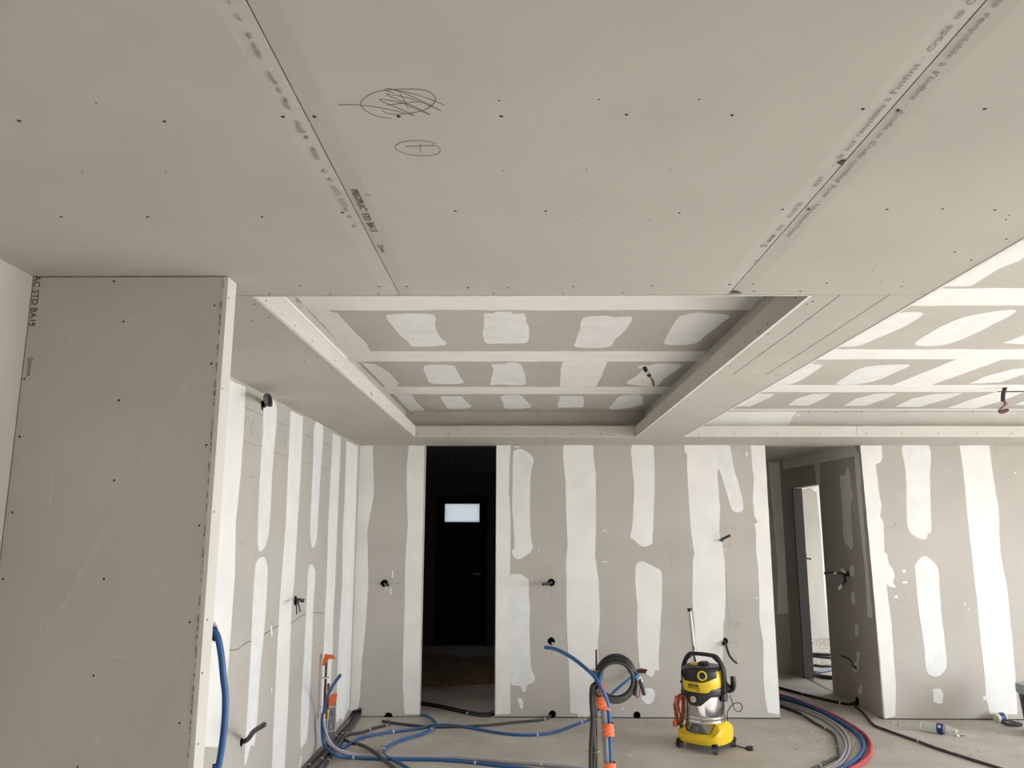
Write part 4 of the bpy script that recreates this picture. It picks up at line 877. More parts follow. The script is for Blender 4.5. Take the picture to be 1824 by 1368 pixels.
hose('conduit', fl([(638, 1325), (651, 1330), (668, 1340), (681, 1351), (694, 1362), (712, 1376), (735, 1392)], .03), .0135, GREYC, 'dark conduit crossing over the blue pipes into the foreground', 'conduit')
hose('conduit', fl([(612, 1314), (620, 1320), (634, 1325)], .012), .011, CABLE, 'short black conduit offcut between the pipes in the corner', 'conduit')
for k in (0, 1):
    hose('conduit', fl([(735, 1251 - 3 * k), (749, 1254 - 3 * k), (774, 1258 - 3 * k), (807.6, 1265 - 3 * k), (841, 1272 - 3 * k), (866, 1274.5 - 3 * k), (884, 1270 - 4 * k), (905, 1260)], .012), .0115, CABLE, ('front', 'rear')[k] + ' one of two black conduits lying across the dark doorway', 'conduit', clips=(0.55,) if k == 0 else ())
# right doorway bundle
hose('red_pipe', fl([(1360, 1231), (1390, 1239), (1415, 1246), (1442.5, 1257), (1470, 1268), (1497.5, 1281.7), (1518, 1294), (1537, 1307), (1548, 1320), (1551, 1334), (1547, 1347.7), (1536, 1358.7), (1522, 1367), (1495, 1379), (1450, 1393), (1380, 1408), (1290, 1422)], .018), .018, RED, 'thick red sheathed pipe sweeping out of the right doorway')
hose('blue_pipe', fl([(1360, 1235), (1390, 1243), (1415, 1248.7), (1442.5, 1259), (1470, 1272), (1497.5, 1286), (1518, 1299.6), (1531, 1311), (1537, 1322), (1537, 1335), (1530.4, 1347.7), (1518, 1358.7), (1505, 1367), (1475, 1379), (1430, 1391), (1365, 1404), (1280, 1416)], .018), .018, mat('blue_sheath', (0.035, 0.11, 0.30), 0.55, var=.12, scale=14), 'thick blue sheathed pipe beside the red one in the right doorway')
hose('grey_pipe', fl([(1360, 1246), (1390, 1254), (1407, 1259.7), (1428.7, 1265), (1453.5, 1274.8), (1477, 1287), (1493, 1301), (1503, 1314.7), (1507, 1328.5), (1504, 1342), (1494.7, 1356), (1481, 1365.6), (1455, 1377), (1415, 1388), (1350, 1400), (1270, 1410)], .0115), .0115, GREYT, 'inner pale grey pipe of the pair sweeping from the right doorway', clips=(0.24, 0.92))
hose('grey_pipe', fl([(1360, 1243), (1390, 1250.5), (1410, 1256), (1431, 1261.5), (1457, 1271), (1481, 1283.5), (1498, 1297), (1508.5, 1311.5), (1513, 1328), (1510.5, 1343), (1501.5, 1357), (1488, 1367), (1462, 1379), (1422, 1390.5), (1357, 1402.5), (1275, 1413)], .0115), .0115, mat('pinkish_grey_tube', (0.40, 0.385, 0.40), 0.45), 'outer pale grey pipe of the pair sweeping from the right doorway', clips=(0.55,))
hose('conduit', fl([(1365, 1250), (1390, 1258), (1408, 1264.5), (1428.7, 1272.5), (1444, 1283), (1463, 1294), (1483, 1306), (1489, 1317.5), (1492, 1331), (1492.5, 1346), (1481, 1353), (1464.5, 1361.4), (1451, 1368), (1420, 1380), (1350, 1393), (1270, 1402)], .0115), .0115, GREYC, 'dark grey conduit hugging the inside of the grey pipes', 'conduit', clips=(0.22, 0.36, 0.54, 0.76))
hose('conduit', fl([(1360, 1217), (1388, 1225), (1422, 1234), (1456, 1242.8), (1490.6, 1250.5), (1511, 1254)], .013) + [onx(1527, 1250, D4 + .02)], .013, CABLE, 'black conduit crossing the right doorway into the corridor wall', 'conduit', clips=(0.38, 0.72))
hose('conduit', [onx(1526, 1251, D4 + .01)] + fl([(1523.6, 1258), (1530, 1263), (1538.7, 1271), (1550, 1284.5), (1559, 1293), (1580, 1301), (1605, 1310), (1640, 1322), (1666, 1332), (1711.5, 1346.6), (1775, 1366.5), (1830, 1384)], .011), .0105, GREYC, 'dark conduit running right across the floor past the bottle', 'conduit', clips=(0.36, 0.66))
# bright room cables
for q, r_, m_, lb in (([(1425, 1161), (1445, 1164.5), (1470, 1166), (1490, 1167)], .018, CABLE, 'straight black conduit far back on the bright room floor'), ([(1428, 1166), (1450, 1169), (1490, 1173)], .014, CABLE, 'thinner black conduit far back on the bright room floor'), ([(1500, 1184), (1470, 1187), (1450, 1185), (1441, 1188), (1444, 1194), (1452, 1198)], .014, CABLE, 'looped black conduit on the bright room floor'), ([(1452, 1198), (1465, 1196), (1490, 1191)], .016, BLUE, 'dark blue pipe on the bright room floor'), ([(1438, 1197), (1450, 1201), (1465, 1205), (1495, 1208)], .022, CABLE, 'thick black conduit just inside the bright room door')):
    hose('conduit', fl(q, r_), r_, m_, lb, 'conduit')

# blue hose beside the stub wall
YH = 2.62
hp = [ony(a, b, YH) for a, b in [(372, 1120), (379, 1123), (386, 1130), (391, 1148), (395, 1175), (398, 1208), (401.5, 1242), (399.5, 1293), (393, 1345), (386, 1380), (380, 1410)]]
e = empty('blue_pipe', Vector((hp[-1].x, YH, 0)), 'blue water pipe hanging down behind the edge of the stub wall', 'hose')
tube('tube', rel(e.location, Vector((hp[0].x - .12, YP + .095, hp[0].z + .01)), *hp, Vector((hp[-1].x - .01, YH, 0.012))), 0.0105, BLUE, e)
for q in (((388, 1131), (387, 1118), (381, 1108)), ((388, 1132), (386, 1120), (379.5, 1111))): tube('wire', rel(e.location, *[ony(a, b, YH) for a, b in q]), 0.0012, COPPER, e)
tube('socket_end', rel(e.location, ony(377, 1134, YH), ony(385, 1137.5, YH)), 0.010, BLACKP, e)

# ---- copper pipes and steel strut in the corner
pc = onx(577, 1272, XW + .05)
e = empty('copper_pipe', Vector((pc.x, pc.y, 0)), 'taller brown copper pipe with orange tape on its end, by the left wall', 'pipe')
a_, b_ = onx(577.5, 1268, XW + .05), onx(579, 1174, XW + .05); b_.y = a_.y
rod('tube', a_ - e.location, b_ - e.location, .010, COPPER, e)
rod('fitting', a_ + Vector((0, 0, -.05)) - e.location, a_ + Vector((0, 0, .02)) - e.location, .014, BRASS, e)
t0 = b_ - e.location
link('tape', mesh([t0 + Vector(v) for v in [(-.03, -.012, -.05), (-.012, -.014, .03), (.055, -.014, .02), (.07, -.012, -.005), (.02, -.014, -.005), (-.015, -.013, -.055), (-.03, .012, -.05), (-.012, .014, .03), (.055, .012, .02), (.07, .012, -.005), (.02, .012, -.005), (-.015, .012, -.055)]],
     [(0, 1, 2, 3, 4, 5), (11, 10, 9, 8, 7, 6), (0, 6, 7, 1), (1, 7, 8, 2), (2, 8, 9, 3), (3, 9, 10, 4), (4, 10, 11, 5), (5, 11, 6, 0)]), ORANGE, e)
for py_c in (1210, 1260):
    c = onx(577, py_c, XW + .05); c.y = a_.y
    rod('clamp', c - e.location + Vector((-.045, 0, 0)), c - e.location + Vector((.03, -.005, .004)), .0045, TIE, e)
    rod('clamp', c - e.location + Vector((0, 0, -.004)), c - e.location + Vector((0, 0, .006)), .014, TIE, e)
e2 = empty('copper_pipe', Vector((pc.x + .03, pc.y - .01, 0)), 'shorter brown copper pipe beside the taller taped one', 'pipe')
a2, b2 = a_ + Vector((.026, -.005, .0)), onx(580, 1217, XW + .05); b2 = Vector((a2.x, a2.y, b2.z))
rod('tube', a2 - e2.location, b2 - e2.location, .010, COPPER, e2)
rod('fitting', a2 + Vector((0, 0, -.05)) - e2.location, a2 + Vector((0, 0, .02)) - e2.location, .013, BRASS, e2)
e = empty('steel_strut', Vector((XW + .045, onx(589, 1315, XW + .045).y, 0)), 'perforated grey steel strut with orange tape on top, by the left wall', 'strut')
zt_ = onx(590, 1245, XW + .045).z
link('channel', boxes((-.026, .026, -.001, .001, 0, zt_), (-.026, -.024, 0, .02, 0, zt_), (.024, .026, 0, .02, 0, zt_)), STEELG, e)
for z_ in (.12, .22, .32): link('slot', boxes((-.004, .004, -.0018, -.0008, z_, z_ + .03)), WHITET if z_ < .2 else DARK, e)
for z_ in (.10, .28): 
    rod('clamp', (-.045, -.006, z_), (.04, -.006, z_ + .004), .004, TIE, e)
link('tape', mesh([Vector(v) + Vector((0, 0, zt_)) for v in [(-.03, -.004, -.06), (-.02, -.006, .02), (.035, -.006, .035), (.03, -.004, -.02), (.0, -.005, -.07), (-.03, .022, -.06), (-.02, .022, .02), (.035, .022, .035), (.03, .022, -.02), (0, .022, -.07)]], [(0, 1, 2, 3, 4), (9, 8, 7, 6, 5), (0, 5, 6, 1), (1, 6, 7, 2), (2, 7, 8, 3), (3, 8, 9, 4), (4, 9, 5, 0)]), ORANGE, e)

# ---- black cable bundle with coil
YB = 5.10
def b3(px, py, dy=0.0): return ony(px, py, YB + dy)
foot = b3(1058, 1368); foot.z = 0
e = empty('cable_bundle', foot, 'bundle of black cables rising from the floor into a hanging coil', 'cable')
cxp, cyp = 1097, 1209
def loop(rx, ry, dy, turns, a0, cyp=1209):
    out = []; n_ = int(turns * 20)
    for i in range(n_ + 1):
        a = a0 - 2 * math.pi * i / 20
        out.append(b3(cxp + rx * math.cos(a), cyp - ry * math.sin(a), dy + 0.02 * i / 20))
    return out
PI = math.pi
def strand(xs, rx, ry, dy, turns, tail, cy):
    pts = [Vector((b3(xs[0], 1368, dy).x, YB + dy, 0.0))] + [b3(x, y, dy) for x, y in zip(xs, (1368, 1337, 1301, 1278, 1245, 1222))]
    return pts + loop(rx, ry, dy, turns, PI + 0.12, cy) + tail
S_ = [((1052, 1052, 1054, 1055, 1053, 1055), 30.5, 31.5, -.045, 1.45, [b3(1137, 1205, -.02), b3(1141, 1217, -.03), b3(1145, 1228, -.04), b3(1148, 1238, -.04)], 1211),
      ((1057, 1058, 1056, 1057, 1057, 1058), 32.5, 36.5, -.012, 1.45, [b3(1133, 1218, .0), b3(1132, 1228, .0), b3(1131.5, 1239, .0)], 1210),
      ((1062, 1061, 1058, 1061, 1060, 1061), 35, 41.5, .022, 1.62, [b3(1096, 1250, .05)], 1209),
      ((1055, 1057, 1061, 1058, 1062, 1062), 33.5, 33, .05, 1.9, [], 1212)]
for (xs, rx, ry, dy, tn, tail, cy_) in S_:
    link('cable', sweep([q - foot for q in spline(strand(xs, rx, ry, dy, tn, tail, cy_), 4)], circ(.0122, 10)), CABLE, e, True)
rod('support_rod', b3(1062, 1157, .03) - foot, Vector((b3(1063, 1368, .03).x, YB + .03, 0)) - foot, .006, COPPER, e)
def band(par, c, d, rx, ry, L, m_, nm='tape'):
    c = Vector(c); d = Vector(d).normalized()
    return link(nm, sweep([c - d * L / 2, c, c + d * L / 2], [(rx * math.cos(2 * PI * k / 14), ry * math.sin(2 * PI * k / 14)) for k in range(14)], up=(0, 1, 0)), m_, par, True)
band(e, b3(1064.5, 1201, 0) - foot, (.12, 0, 1), .036, .05, .034, BLUET)
band(e, b3(1132, 1203, 0) - foot, (-.25, 0, 1), .026, .05, .022, BLUET)
band(e, b3(1139, 1210.5, -.02) - foot, (-.4, 0, 1), .0155, .0155, .035, WHITET)
for q in ((1058, 1278), (1059, 1337), (1063, 1193)):
    c = b3(*q, 0) - foot
    tube('tie_wire', [c + Vector((.034 * math.cos(t), -.045 * math.sin(t), .002 * math.sin(2 * t))) for t in [k * PI / 5 for k in range(10)]], .0018, YWIRE, e, closed=True)
    tube('tie_wire', [c + Vector((-.034, -.02, 0)), c + Vector((-.06, -.03, .006)), c + Vector((-.085, -.03, .022))], .0016, YWIRE, e)
tube('wire', [b3(a, b) - foot for a, b in kR((568, 650), (580, 680), (598, 660), (608, 610), (605, 580))], .0022, RED, e)
tube('wire', [b3(a, b) - foot for a, b in kR((566, 655), (572, 675), (600, 650), (603, 600), (606, 575))], .0018, CABLE, e)

# ---- taped grey conduit and blue pipe
YG = 5.0
def g3(px, py, dy=0.0): return ony(px, py, YG + dy)
foot2 = g3(1083, 1368); foot2.z = 0
e = empty('taped_pipes', foot2, 'grey conduit and arching blue pipe bound together with orange tape', 'pipe')
tube('conduit', [q - foot2 for q in [g3(1067, 1226), g3(1072, 1246), g3(1075.5, 1270), g3(1078, 1302), g3(1079.5, 1337), g3(1081, 1368)]] + [Vector((g3(1082, 1400).x, YG, 0)) - foot2], .0185, GREYM, e)
tube('blue_pipe', [q - foot2 for q in [g3(971, 1153, .35), g3(987.7, 1155.7, .30), g3(1005.8, 1163.6, .22), g3(1024, 1175, .14), g3(1042, 1189.5, .06), g3(1055, 1201, .0), g3(1066, 1214.5, -.03), g3(1075, 1232, -.03), g3(1081.5, 1248, -.02), g3(1085, 1272), g3(1086.5, 1301), g3(1087.5, 1337), g3(1088.5, 1368)]] + [Vector((g3(1090, 1400).x, YG, 0)) - foot2], .0118, BLUE, e)
def otape(y0, y1, dx=0.0, ex=1.0):
    cs = []
    for k in range(9):
        y = y0 + (y1 - y0) * k / 8
        cs.append(g3(1073 + dx + (y - 1250) * .085 + (4 if y > 1260 else 0), y, -.005) - foot2)
    V = []; F = []; m_ = 14
    for k, c in enumerate(cs):
        for j in range(m_):
            t = 2 * PI * j / m_; w = 1 + .06 * math.sin(k * 2.1 + j * 1.7) + .04 * math.sin(k * 3.7 - j)
            V.append(c + Vector((.034 * ex * w * math.cos(t), .026 * w * math.sin(t), .004 * math.sin(j * 1.3))))
    for k in range(8):
        for j in range(m_): F.append((k * m_ + j, k * m_ + (j + 1) % m_, (k + 1) * m_ + (j + 1) % m_, (k + 1) * m_ + j))
    return link('tape', mesh(V, F), ORANGE, e, False)
otape(1240, 1264); otape(1288, 1311, 2.5); otape(1358, 1395, 0)
link('tape', mesh([g3(a, b, d) - foot2 for a, b, d in ((1066, 1222, -.02), (1070, 1236, -.022), (1074, 1242, -.03), (1080, 1240, -.03), (1079, 1219, -.02), (1075, 1217, -.02), (1073, 1228, -.026), (1069, 1219, -.02), (1066, 1222, .02), (1070, 1236, .02), (1074, 1242, .02), (1080, 1240, .02), (1079, 1219, .0), (1075, 1217, .0), (1073, 1228, .01), (1069, 1219, .01))], [(0, 1, 2, 6, 7), (2, 3, 4, 5, 6), (15, 14, 10, 9, 8), (14, 13, 12, 11, 10), (0, 8, 9, 1), (3, 11, 12, 4), (7, 6, 14, 15)]), ORANGE, e)

# ================================================================== VACUUM CLEANER
vp = onz(1259, 1334, 0); VROT = math.radians(-40)
v = empty('vacuum_cleaner', Vector((vp.x + .01, vp.y + .06, 0)), 'yellow and black wet and dry vacuum cleaner with a polished steel drum', 'vacuum cleaner', rz=VROT)
def R2(sq, a):          # superellipse radius factor at angle a
    c, s = math.cos(a), math.sin(a); return (abs(c) ** sq + abs(s) ** sq) ** (-1 / sq)
def wrap(name, a0, a1, zlo, zhi, rad, th, m_, parent, na=40, nz=5, closed=False):
    # curved plate round the body; a = 0 is the front, rad(a, z) its inner radius
    V = []; F = []
    for i in range(na + 1):
        a = a0 + (a1 - a0) * i / na
        for j in range(nz + 1):
            z = zlo(a) + (zhi(a) - zlo(a)) * j / nz; r = rad(a, z)
            V.append(Vector((r * math.sin(a), -r * math.cos(a), z)))
        for j in range(nz + 1):
            z = zlo(a) + (zhi(a) - zlo(a)) * j / nz; r = rad(a, z) + th * (0.55 if j in (0, nz) else 1.0)
            V.append(Vector((r * math.sin(a), -r * math.cos(a), z)))
    k = 2 * (nz + 1)
    for i in range(na):
        for j in range(nz):
            p = i * k + j; q = (i + 1) * k + j; o_ = nz + 1
            F.append((p, p + 1, q + 1, q)); F.append((p + o_, q + o_, q + o_ + 1, p + o_ + 1))
        F.append((i * k, (i + 1) * k, (i + 1) * k + nz + 1, i * k + nz + 1))
        F.append((i * k + nz, i * k + 2 * nz + 1, (i + 1) * k + 2 * nz + 1, (i + 1) * k + nz))
    if not closed:
        for i in (0, na):
            for j in range(nz): F.append((i * k + j, i * k + j + 1, i * k + j + nz + 2, i * k + j + nz + 1))
    me = mesh(V, F); bm = bmesh.new(); bm.from_mesh(me); bmesh.ops.recalc_face_normals(bm, faces=bm.faces[:]); bm.to_mesh(me); bm.free()
    o = link(name, me, m_, parent, True)
    try: me.set_sharp_from_angle(angle=0.7)
    except Exception: pass
    return o
def lerp_(x, x0, x1, y0, y1):
    t = max(0, min(1, (x - x0) / (x1 - x0))); return y0 + (y1 - y0) * t
dg_ = math.radians
# base, rising at both flanks
def basetop(a):
    a = (a + PI) % (2 * PI) - PI
    hi = .078 if a > 0 else .030
    return .128 + lerp_(abs(a), dg_(40), dg_(58), 0, hi) - lerp_(abs(a), dg_(120), dg_(145), 0, hi * .7)
V = []; F = []; na = 96
RINGS = [(0, .165, 0), (0, .184, 0), (.06, .190, 0), (.52, .196, 0), (.72, .192, 0), (.90, .176, 0), (1.0, .156, 0)]
for i in range(na):
    a = -PI + 2 * PI * i / na; tp = basetop(a)
    for (t, r, k) in RINGS:
        rr = r * (R2(3.0, a) * (1 - max(0, t - .8) / .2 * .98) + max(0, t - .8) / .2 * .98) if t > .8 else r * R2(3.0, a)
        rr = max(rr, .1545)
        V.append(Vector((rr * math.sin(a), -rr * math.cos(a), .054 + (tp - .054) * t)))
nr = len(RINGS)
for i in range(na):
    j = (i + 1) % na
    for q in range(nr - 1): F.append((i * nr + q, j * nr + q, j * nr + q + 1, i * nr + q + 1))
me = mesh(V, F); bm = bmesh.new(); bm.from_mesh(me); bmesh.ops.recalc_face_normals(bm, faces=bm.faces[:]); bm.to_mesh(me); bm.free()
base = link('base', me, YELLOW, v, True)
try: me.set_sharp_from_angle(angle=0.32)
except Exception: pass
lathe('base_floor', [(.150, .050), (.178, .056), (.178, .064), (.150, .066)], BLACKP, v, 40, 3.2)
# drum
dp = [(.140, .06), (.150, .066), (.1515, .19)]
for zc in (.205, .235): dp += [(.1525, zc - .013), (.157, zc - .006), (.1575, zc), (.157, zc + .006), (.1525, zc + .013)]
dp += [(.1535, .26), (.1555, .40), (.1555, .44), (.12, .44)]
lathe('drum', dp, CHROME, v, 64)
# drain cover and cap low on the front
dr = wrap('drain_cover', -dg_(30), dg_(32), lambda a: .112, lambda a: .190 - lerp_(abs(a), dg_(15), dg_(32), 0, .06), lambda a, z: .150, .010, GREYK, v, 24, 4)
def fwd(a, r, z): return Vector((r * math.sin(a), -r * math.cos(a), z))
MF = Vector((0, -1, 0)).to_track_quat('Z', 'Y').to_matrix().to_4x4()
def knob(name, a, r, z, prof, m_, parent, seg=24):
    M = Matrix.Rotation(a, 4, 'Z') @ MF
    return lathe(name, prof, m_, parent, seg, loc=fwd(a, r, z), mtx=M)
knob('drain_cap', dg_(-1), .158, .152, [(.026, 0), (.026, .012), (.022, .016), (.0, .016)], mat('slate_plastic', (.12, .125, .135), .4), dr)
# black collar with the dip at the front
def skirt_lo(a):
    a = abs((a + PI) % (2 * PI) - PI); return lerp_(a, dg_(16), dg_(46), .330, .398)
def skirt_hi(a):
    a = abs((a + PI) % (2 * PI) - PI); return lerp_(a, dg_(34), dg_(48), .428, .462)
wrap('collar', -PI, PI, skirt_lo, skirt_hi, lambda a, z: .1555 - .003 * lerp_(z, .40, .33, 0, 1), .010, BLACKP, v, 90, 5, True)
wrap('vent_grille', dg_(52), dg_(82), lambda a: .438, lambda a: .455, lambda a, z: .164, .003, GREYK, v, 10, 2)
sk = knob('power_socket', dg_(-2), .161, .378, [(.036, 0), (.036, .006), (.030, .009), (.0, .009)], BLACKP, v)
knob('socket_insert', dg_(-2), .1695, .378, [(.024, 0), (.024, .007), (.019, .009), (.019, .004), (0, .004)], SOCKETM, v)
for da in (-3, 3): knob('socket_pin_hole', dg_(-2 + da), .173, .378, [(.003, 0), (.003, .002), (0, .002)], BLACKP, v, 10)
# yellow head and its black upper cover
lathe('head', [(.150, .42), (.158, .435), (.1585, .50), (.153, .56), (.140, .590), (.118, .605), (.0, .608)], YELLOW, v, 56, 2.25)
wrap('front_panel', -dg_(66), dg_(64), lambda a: .506 + lerp_(abs(a + dg_(4)), dg_(30), dg_(66), 0, .035), lambda a: .600, lambda a, z: (.1535 - .30 * max(0, z - .575)) * R2(2.25, a), .013, BLACKP, v, 40, 8)
lathe('lid', [(.146, .586), (.146, .600), (.132, .613), (.0, .616)], BLACKP, v, 48, 2.25)
link('lid_latch', boxes((-.028, .028, -.03, .05, .612, .640), bevel=.006), BLACKP, v)
link('lid_insert', boxes((-.085, -.032, -.05, .05, .610, .626), bevel=.005), YELLOW, v)
rg = knob('hose_port', dg_(24), .160, .558, [(.020, 0), (.036, 0), (.037, .014), (.030, .018), (.026, .014), (.026, .002)], YELLOW, v, 28)
knob('port_cap', dg_(24), .160, .558, [(.026, 0), (.025, .010), (.015, .006), (0, .006)], BLACKP, v)
knob('dial', dg_(-34), .160, .560, [(.031, 0), (.031, .016), (.024, .020), (.022, .012), (0, .012)], mat('soft_black', (.008, .008, .009), .3), v)
link('switch_panel', boxes((-.038, .022, -.1755, -.160, .535, .585), bevel=.004), mat('charcoal_plastic', (.03, .03, .032), .35), v)
# print wrapped on the head
def vprint(s, a, z, size, width, m_=INK, rr=.1592):
    me = text_mesh(s, size, .0003, bold=size * .035); w = max(q.co.x for q in me.vertices)
    for q in me.vertices:
        x = q.co.x / w * width - width / 2; aa = a + x / rr; r = rr * R2(2.25, aa) + .0012 + q.co.z
        q.co = Vector((r * math.sin(aa), -r * math.cos(aa), z + q.co.y))
    return link('brand_print', me, m_, v)
vprint('\u2039K\u00c4RCHER', dg_(-3), .470, .026, .098)
wrap('brand_bar', dg_(-20), dg_(15), lambda a: .4575, lambda a: .4625, lambda a, z: .1590 * R2(2.25, a), .0012, INK, v, 14, 1)
vprint('WD 6 P', dg_(11), .441, .011, .030)
# carrying handle and side pivots
hpth = spline([(-.176, .0, .37), (-.178, .0, .46), (-.176, .0, .57), (-.158, .0, .63), (-.118, .0, .685), (-.06, .0, .695), (.06, .0, .695), (.118, .0, .685), (.158, .0, .63), (.176, .0, .57), (.178, .0, .46), (.176, .0, .37)], 5)
link('handle', sweep(hpth, [(-.019, -.011), (-.011, -.014), (.011, -.014), (.019, -.011), (.019, .011), (.011, .014), (-.011, .014), (-.019, .011)], up=(1, 0, 0)), BLACKP, v, True)
for sx in (-1, 1):
    for (x0, x1, z0, z1) in ((.10, .152, .655, .662),): link('handle_gusset', mesh([(sx * .075, -.012, .690), (sx * .15, -.012, .635), (sx * .118, -.012, .652), (sx * .075, .012, .690), (sx * .15, .012, .635), (sx * .118, .012, .652)], [(0, 1, 2), (5, 4, 3), (0, 3, 4, 1), (1, 4, 5, 2), (2, 5, 3, 0)]), BLACKP, v)
    MX = Vector((sx, 0, 0)).to_track_quat('Z', 'Y').to_matrix().to_4x4()
    lathe('pivot_cover', [(.034, 0), (.034, .018), (.028, .024), (0, .024)], GREYK, v, 24, loc=(sx * .168, 0, .392), mtx=MX)
    link('pivot_bracket', boxes((sx * .172 - .012, sx * .172 + .012, -.03, .03, .36, .47), bevel=.006), BLACKP, v)
# cord hook on the right, parking stub on the left
hk = spline([(.176, .02, .455), (.20, .03, .445), (.226, .035, .462), (.236, .035, .50), (.234, .035, .548)], 5)
link('cord_hook', sweep(hk, [(-.024, -.009), (.024, -.009), (.024, .009), (-.024, .009)], up=(1, 0, 0)), BLACKP, v)
link('hook_root', mesh([(.17, -.01, .43), (.225, .02, .45), (.17, -.01, .50), (.17, .06, .43), (.225, .05, .45), (.17, .06, .50)], [(0, 1, 2), (5, 4, 3), (0, 3, 4, 1), (1, 4, 5, 2), (2, 5, 3, 0)]), BLACKP, v)
rod('parking_stub', (-.165, .03, .455), (-.232, .05, .452), .011, BLACKP, v)
# castors
for (cx_, cy_) in ((-.150, -.150), (.150, -.150), (.160, .145), (-.160, .145)):
    c = Vector((cx_, cy_, 0)); d = Vector((.3, .95, 0)).normalized() if cx_ < 0 else Vector((.85, .5, 0)).normalized()
    w = link('castor', boxes((cx_ - .020, cx_ + .020, cy_ - .022, cy_ + .022, .040, .072), bevel=.006), BLACKP, v)
    rod('wheel', c + Vector((0, 0, .0275)) - d * .016, c + Vector((0, 0, .0275)) + d * .016, .0275, GREYK, w, 22)
    rod('wheel_cap', c + Vector((0, 0, .0275)) - d * .018, c + Vector((0, 0, .0275)) + d * .018, .017, BLACKP, w, 16)
# suction tube parked at the back
vm = (Matrix.Translation(v.location) @ Matrix.Rotation(VROT, 4, 'Z')).inverted()
YV = v.location.y + .19
ta, tb = vm @ ony(1243, 1215, YV), vm @ ony(1228.5, 1086, YV)
ta2 = ta + (ta - tb) * 0.55
st_ = rod('suction_tube', ta2, tb, .0172, CHROME, v, 20)
rod('tube_collar', tb - (tb - ta).normalized() * .012, tb + (tb - ta).normalized() * .012, .0195, BLACKP, v, 18)
# mains lead with a loop, ending in a plug on the floor
def lv(px, py, Y): return vm @ ony(px, py, Y)
YV2 = v.location.y + .02
ld_ = [lv(1300, 1238, YV2), lv(1304, 1250, YV2), lv(1309, 1264, YV2), lv(1318, 1267.5, YV2 + .01), lv(1322, 1259, YV2 + .02), lv(1316, 1252, YV2 + .03), lv(1305, 1255, YV2 + .03), lv(1296, 1268, YV2 + .03), lv(1296, 1285, YV2 + .04)]
tube('mains_lead', ld_, .0035, CABLE, v)
fp = [vm @ onz(a, b, .0045) for a, b in ((1303, 1326), (1312, 1328), (1320, 1331), (1328, 1332.5))]
tube('mains_lead', [vm @ onz(1296, 1322, .03)] + fp, .0042, CABLE, v)
pa, pb = vm @ onz(1327, 1332.5, .018), vm @ onz(1341, 1333, .018)
d = (pb - pa).normalized()
rod('plug', pa, pa + d * .028, .009, BLACKP, v, 14, r2=.018); rod('plug', pa + d * .028, pa + d * .055, .0185, BLACKP, v, 18)
for sgn in (-1, 1): rod('plug_pin', pa + d * .055 + Vector((0, 0, sgn * .0095)), pa + d * .072 + Vector((0, 0, sgn * .0095)), .0024, STEELG, v, 8)

# ---- orange extension cord hung on the parking stub
xc = ony(1209, 1278, v.location.y + .06)
e = empty('extension_cord', Vector((xc.x, xc.y, 0)), 'coiled orange extension cord hanging on the left side of the vacuum cleaner', 'cord')
L_ = []
for i in range(0, 12 * 8 + 1):
    a = 2 * PI * i / 12; k = i / 12
    L_.append(Vector((.034 * math.cos(a) + .010 * math.sin(k * 2.3) + .012, .045 * math.cos(a + .8) + .02 * math.sin(k * 1.7), .262 + .115 * math.sin(a) + .010 * math.sin(k * 3.1) + .012 * math.cos(a))))
link('cord', sweep(spline(L_, 3), circ(.0048, 8)), ORANGEC, e, True)
q0 = ony(1200, 1262, xc.y) - e.location
tube('cord', [q0 + Vector((.02, 0, .10)), q0 + Vector((.0, -.02, .03)), q0 + Vector((.01, -.03, -.07)), q0 + Vector((.002, -.035, -.105))], .0048, ORANGEC, e)
qp = ony(1202, 1289, xc.y - .035) - e.location
rod('plug', qp + Vector((.002, 0, .035)), qp + Vector((0, 0, .008)), .009, ORANGEC, e, 12, r2=.018); rod('plug', qp + Vector((0, 0, .008)), qp + Vector((0, 0, -.018)), .018, ORANGEC, e, 16)
for sgn in (-1, 1): rod('plug_pin', qp + Vector((sgn * .009, 0, -.018)), qp + Vector((sgn * .009, 0, -.036)), .0025, STEELG, e, 8)
tube('tie', [ony(a, b, xc.y - .05) - e.location for a, b in kC((930, 725), (945, 770), (960, 850), (975, 930), (985, 985))], .0055, GREEN, e)
tube('tie', [ony(a, b, xc.y - .05) - e.location for a, b in kC((910, 790), (925, 860), (945, 920))], .004, CABLE, e)
link('clip', boxes((-.018, .030, -.06, -.045, .095, .125), bevel=.004), BLACKP, e)
tube('tail', [ony(a, b, xc.y - .05) - e.location for a, b in kC((965, 960), (972, 1000), (975, 1035))] , .006, CABLE, e)

# ================================================================== THINGS ON THE FLOOR AT THE RIGHT
# bottle on its side
ba, bb = onz(1650, 1303, .0), onz(1700, 1311, .0)
ax = (bb - ba).normalized()
e = empty('water_bottle', ba + (bb - ba) * .5, 'clear plastic water bottle with a navy label lying on the floor', 'bottle')
MB_ = Vector(ax).to_track_quat('Z', 'Y').to_matrix().to_4x4()
BR = .041; BL = .30
prof = [(.004, .006), (.030, 0), (BR, .010)]
for k in range(7): prof += [(BR, .016 + .016 * k), (BR - .0025, .024 + .016 * k)]
prof += [(BR, .135), (BR, .19), (BR * .9, .215), (.022, .255), (.0145, .27), (.0145, .292), (.012, .295)]
o_ = -ax * BL / 2 + Vector((0, 0, BR + .001))
lathe('body', prof, PET, e, 28, loc=o_, mtx=MB_)
lathe('label', [(BR + .0008, .135), (BR + .0012, .136), (BR + .0012, .182), (BR + .0008, .183)], LBLUE, e, 28, loc=o_, mtx=MB_)
side = ax.cross(Vector((0, 0, 1))).normalized()
if side.y > 0: side = -side
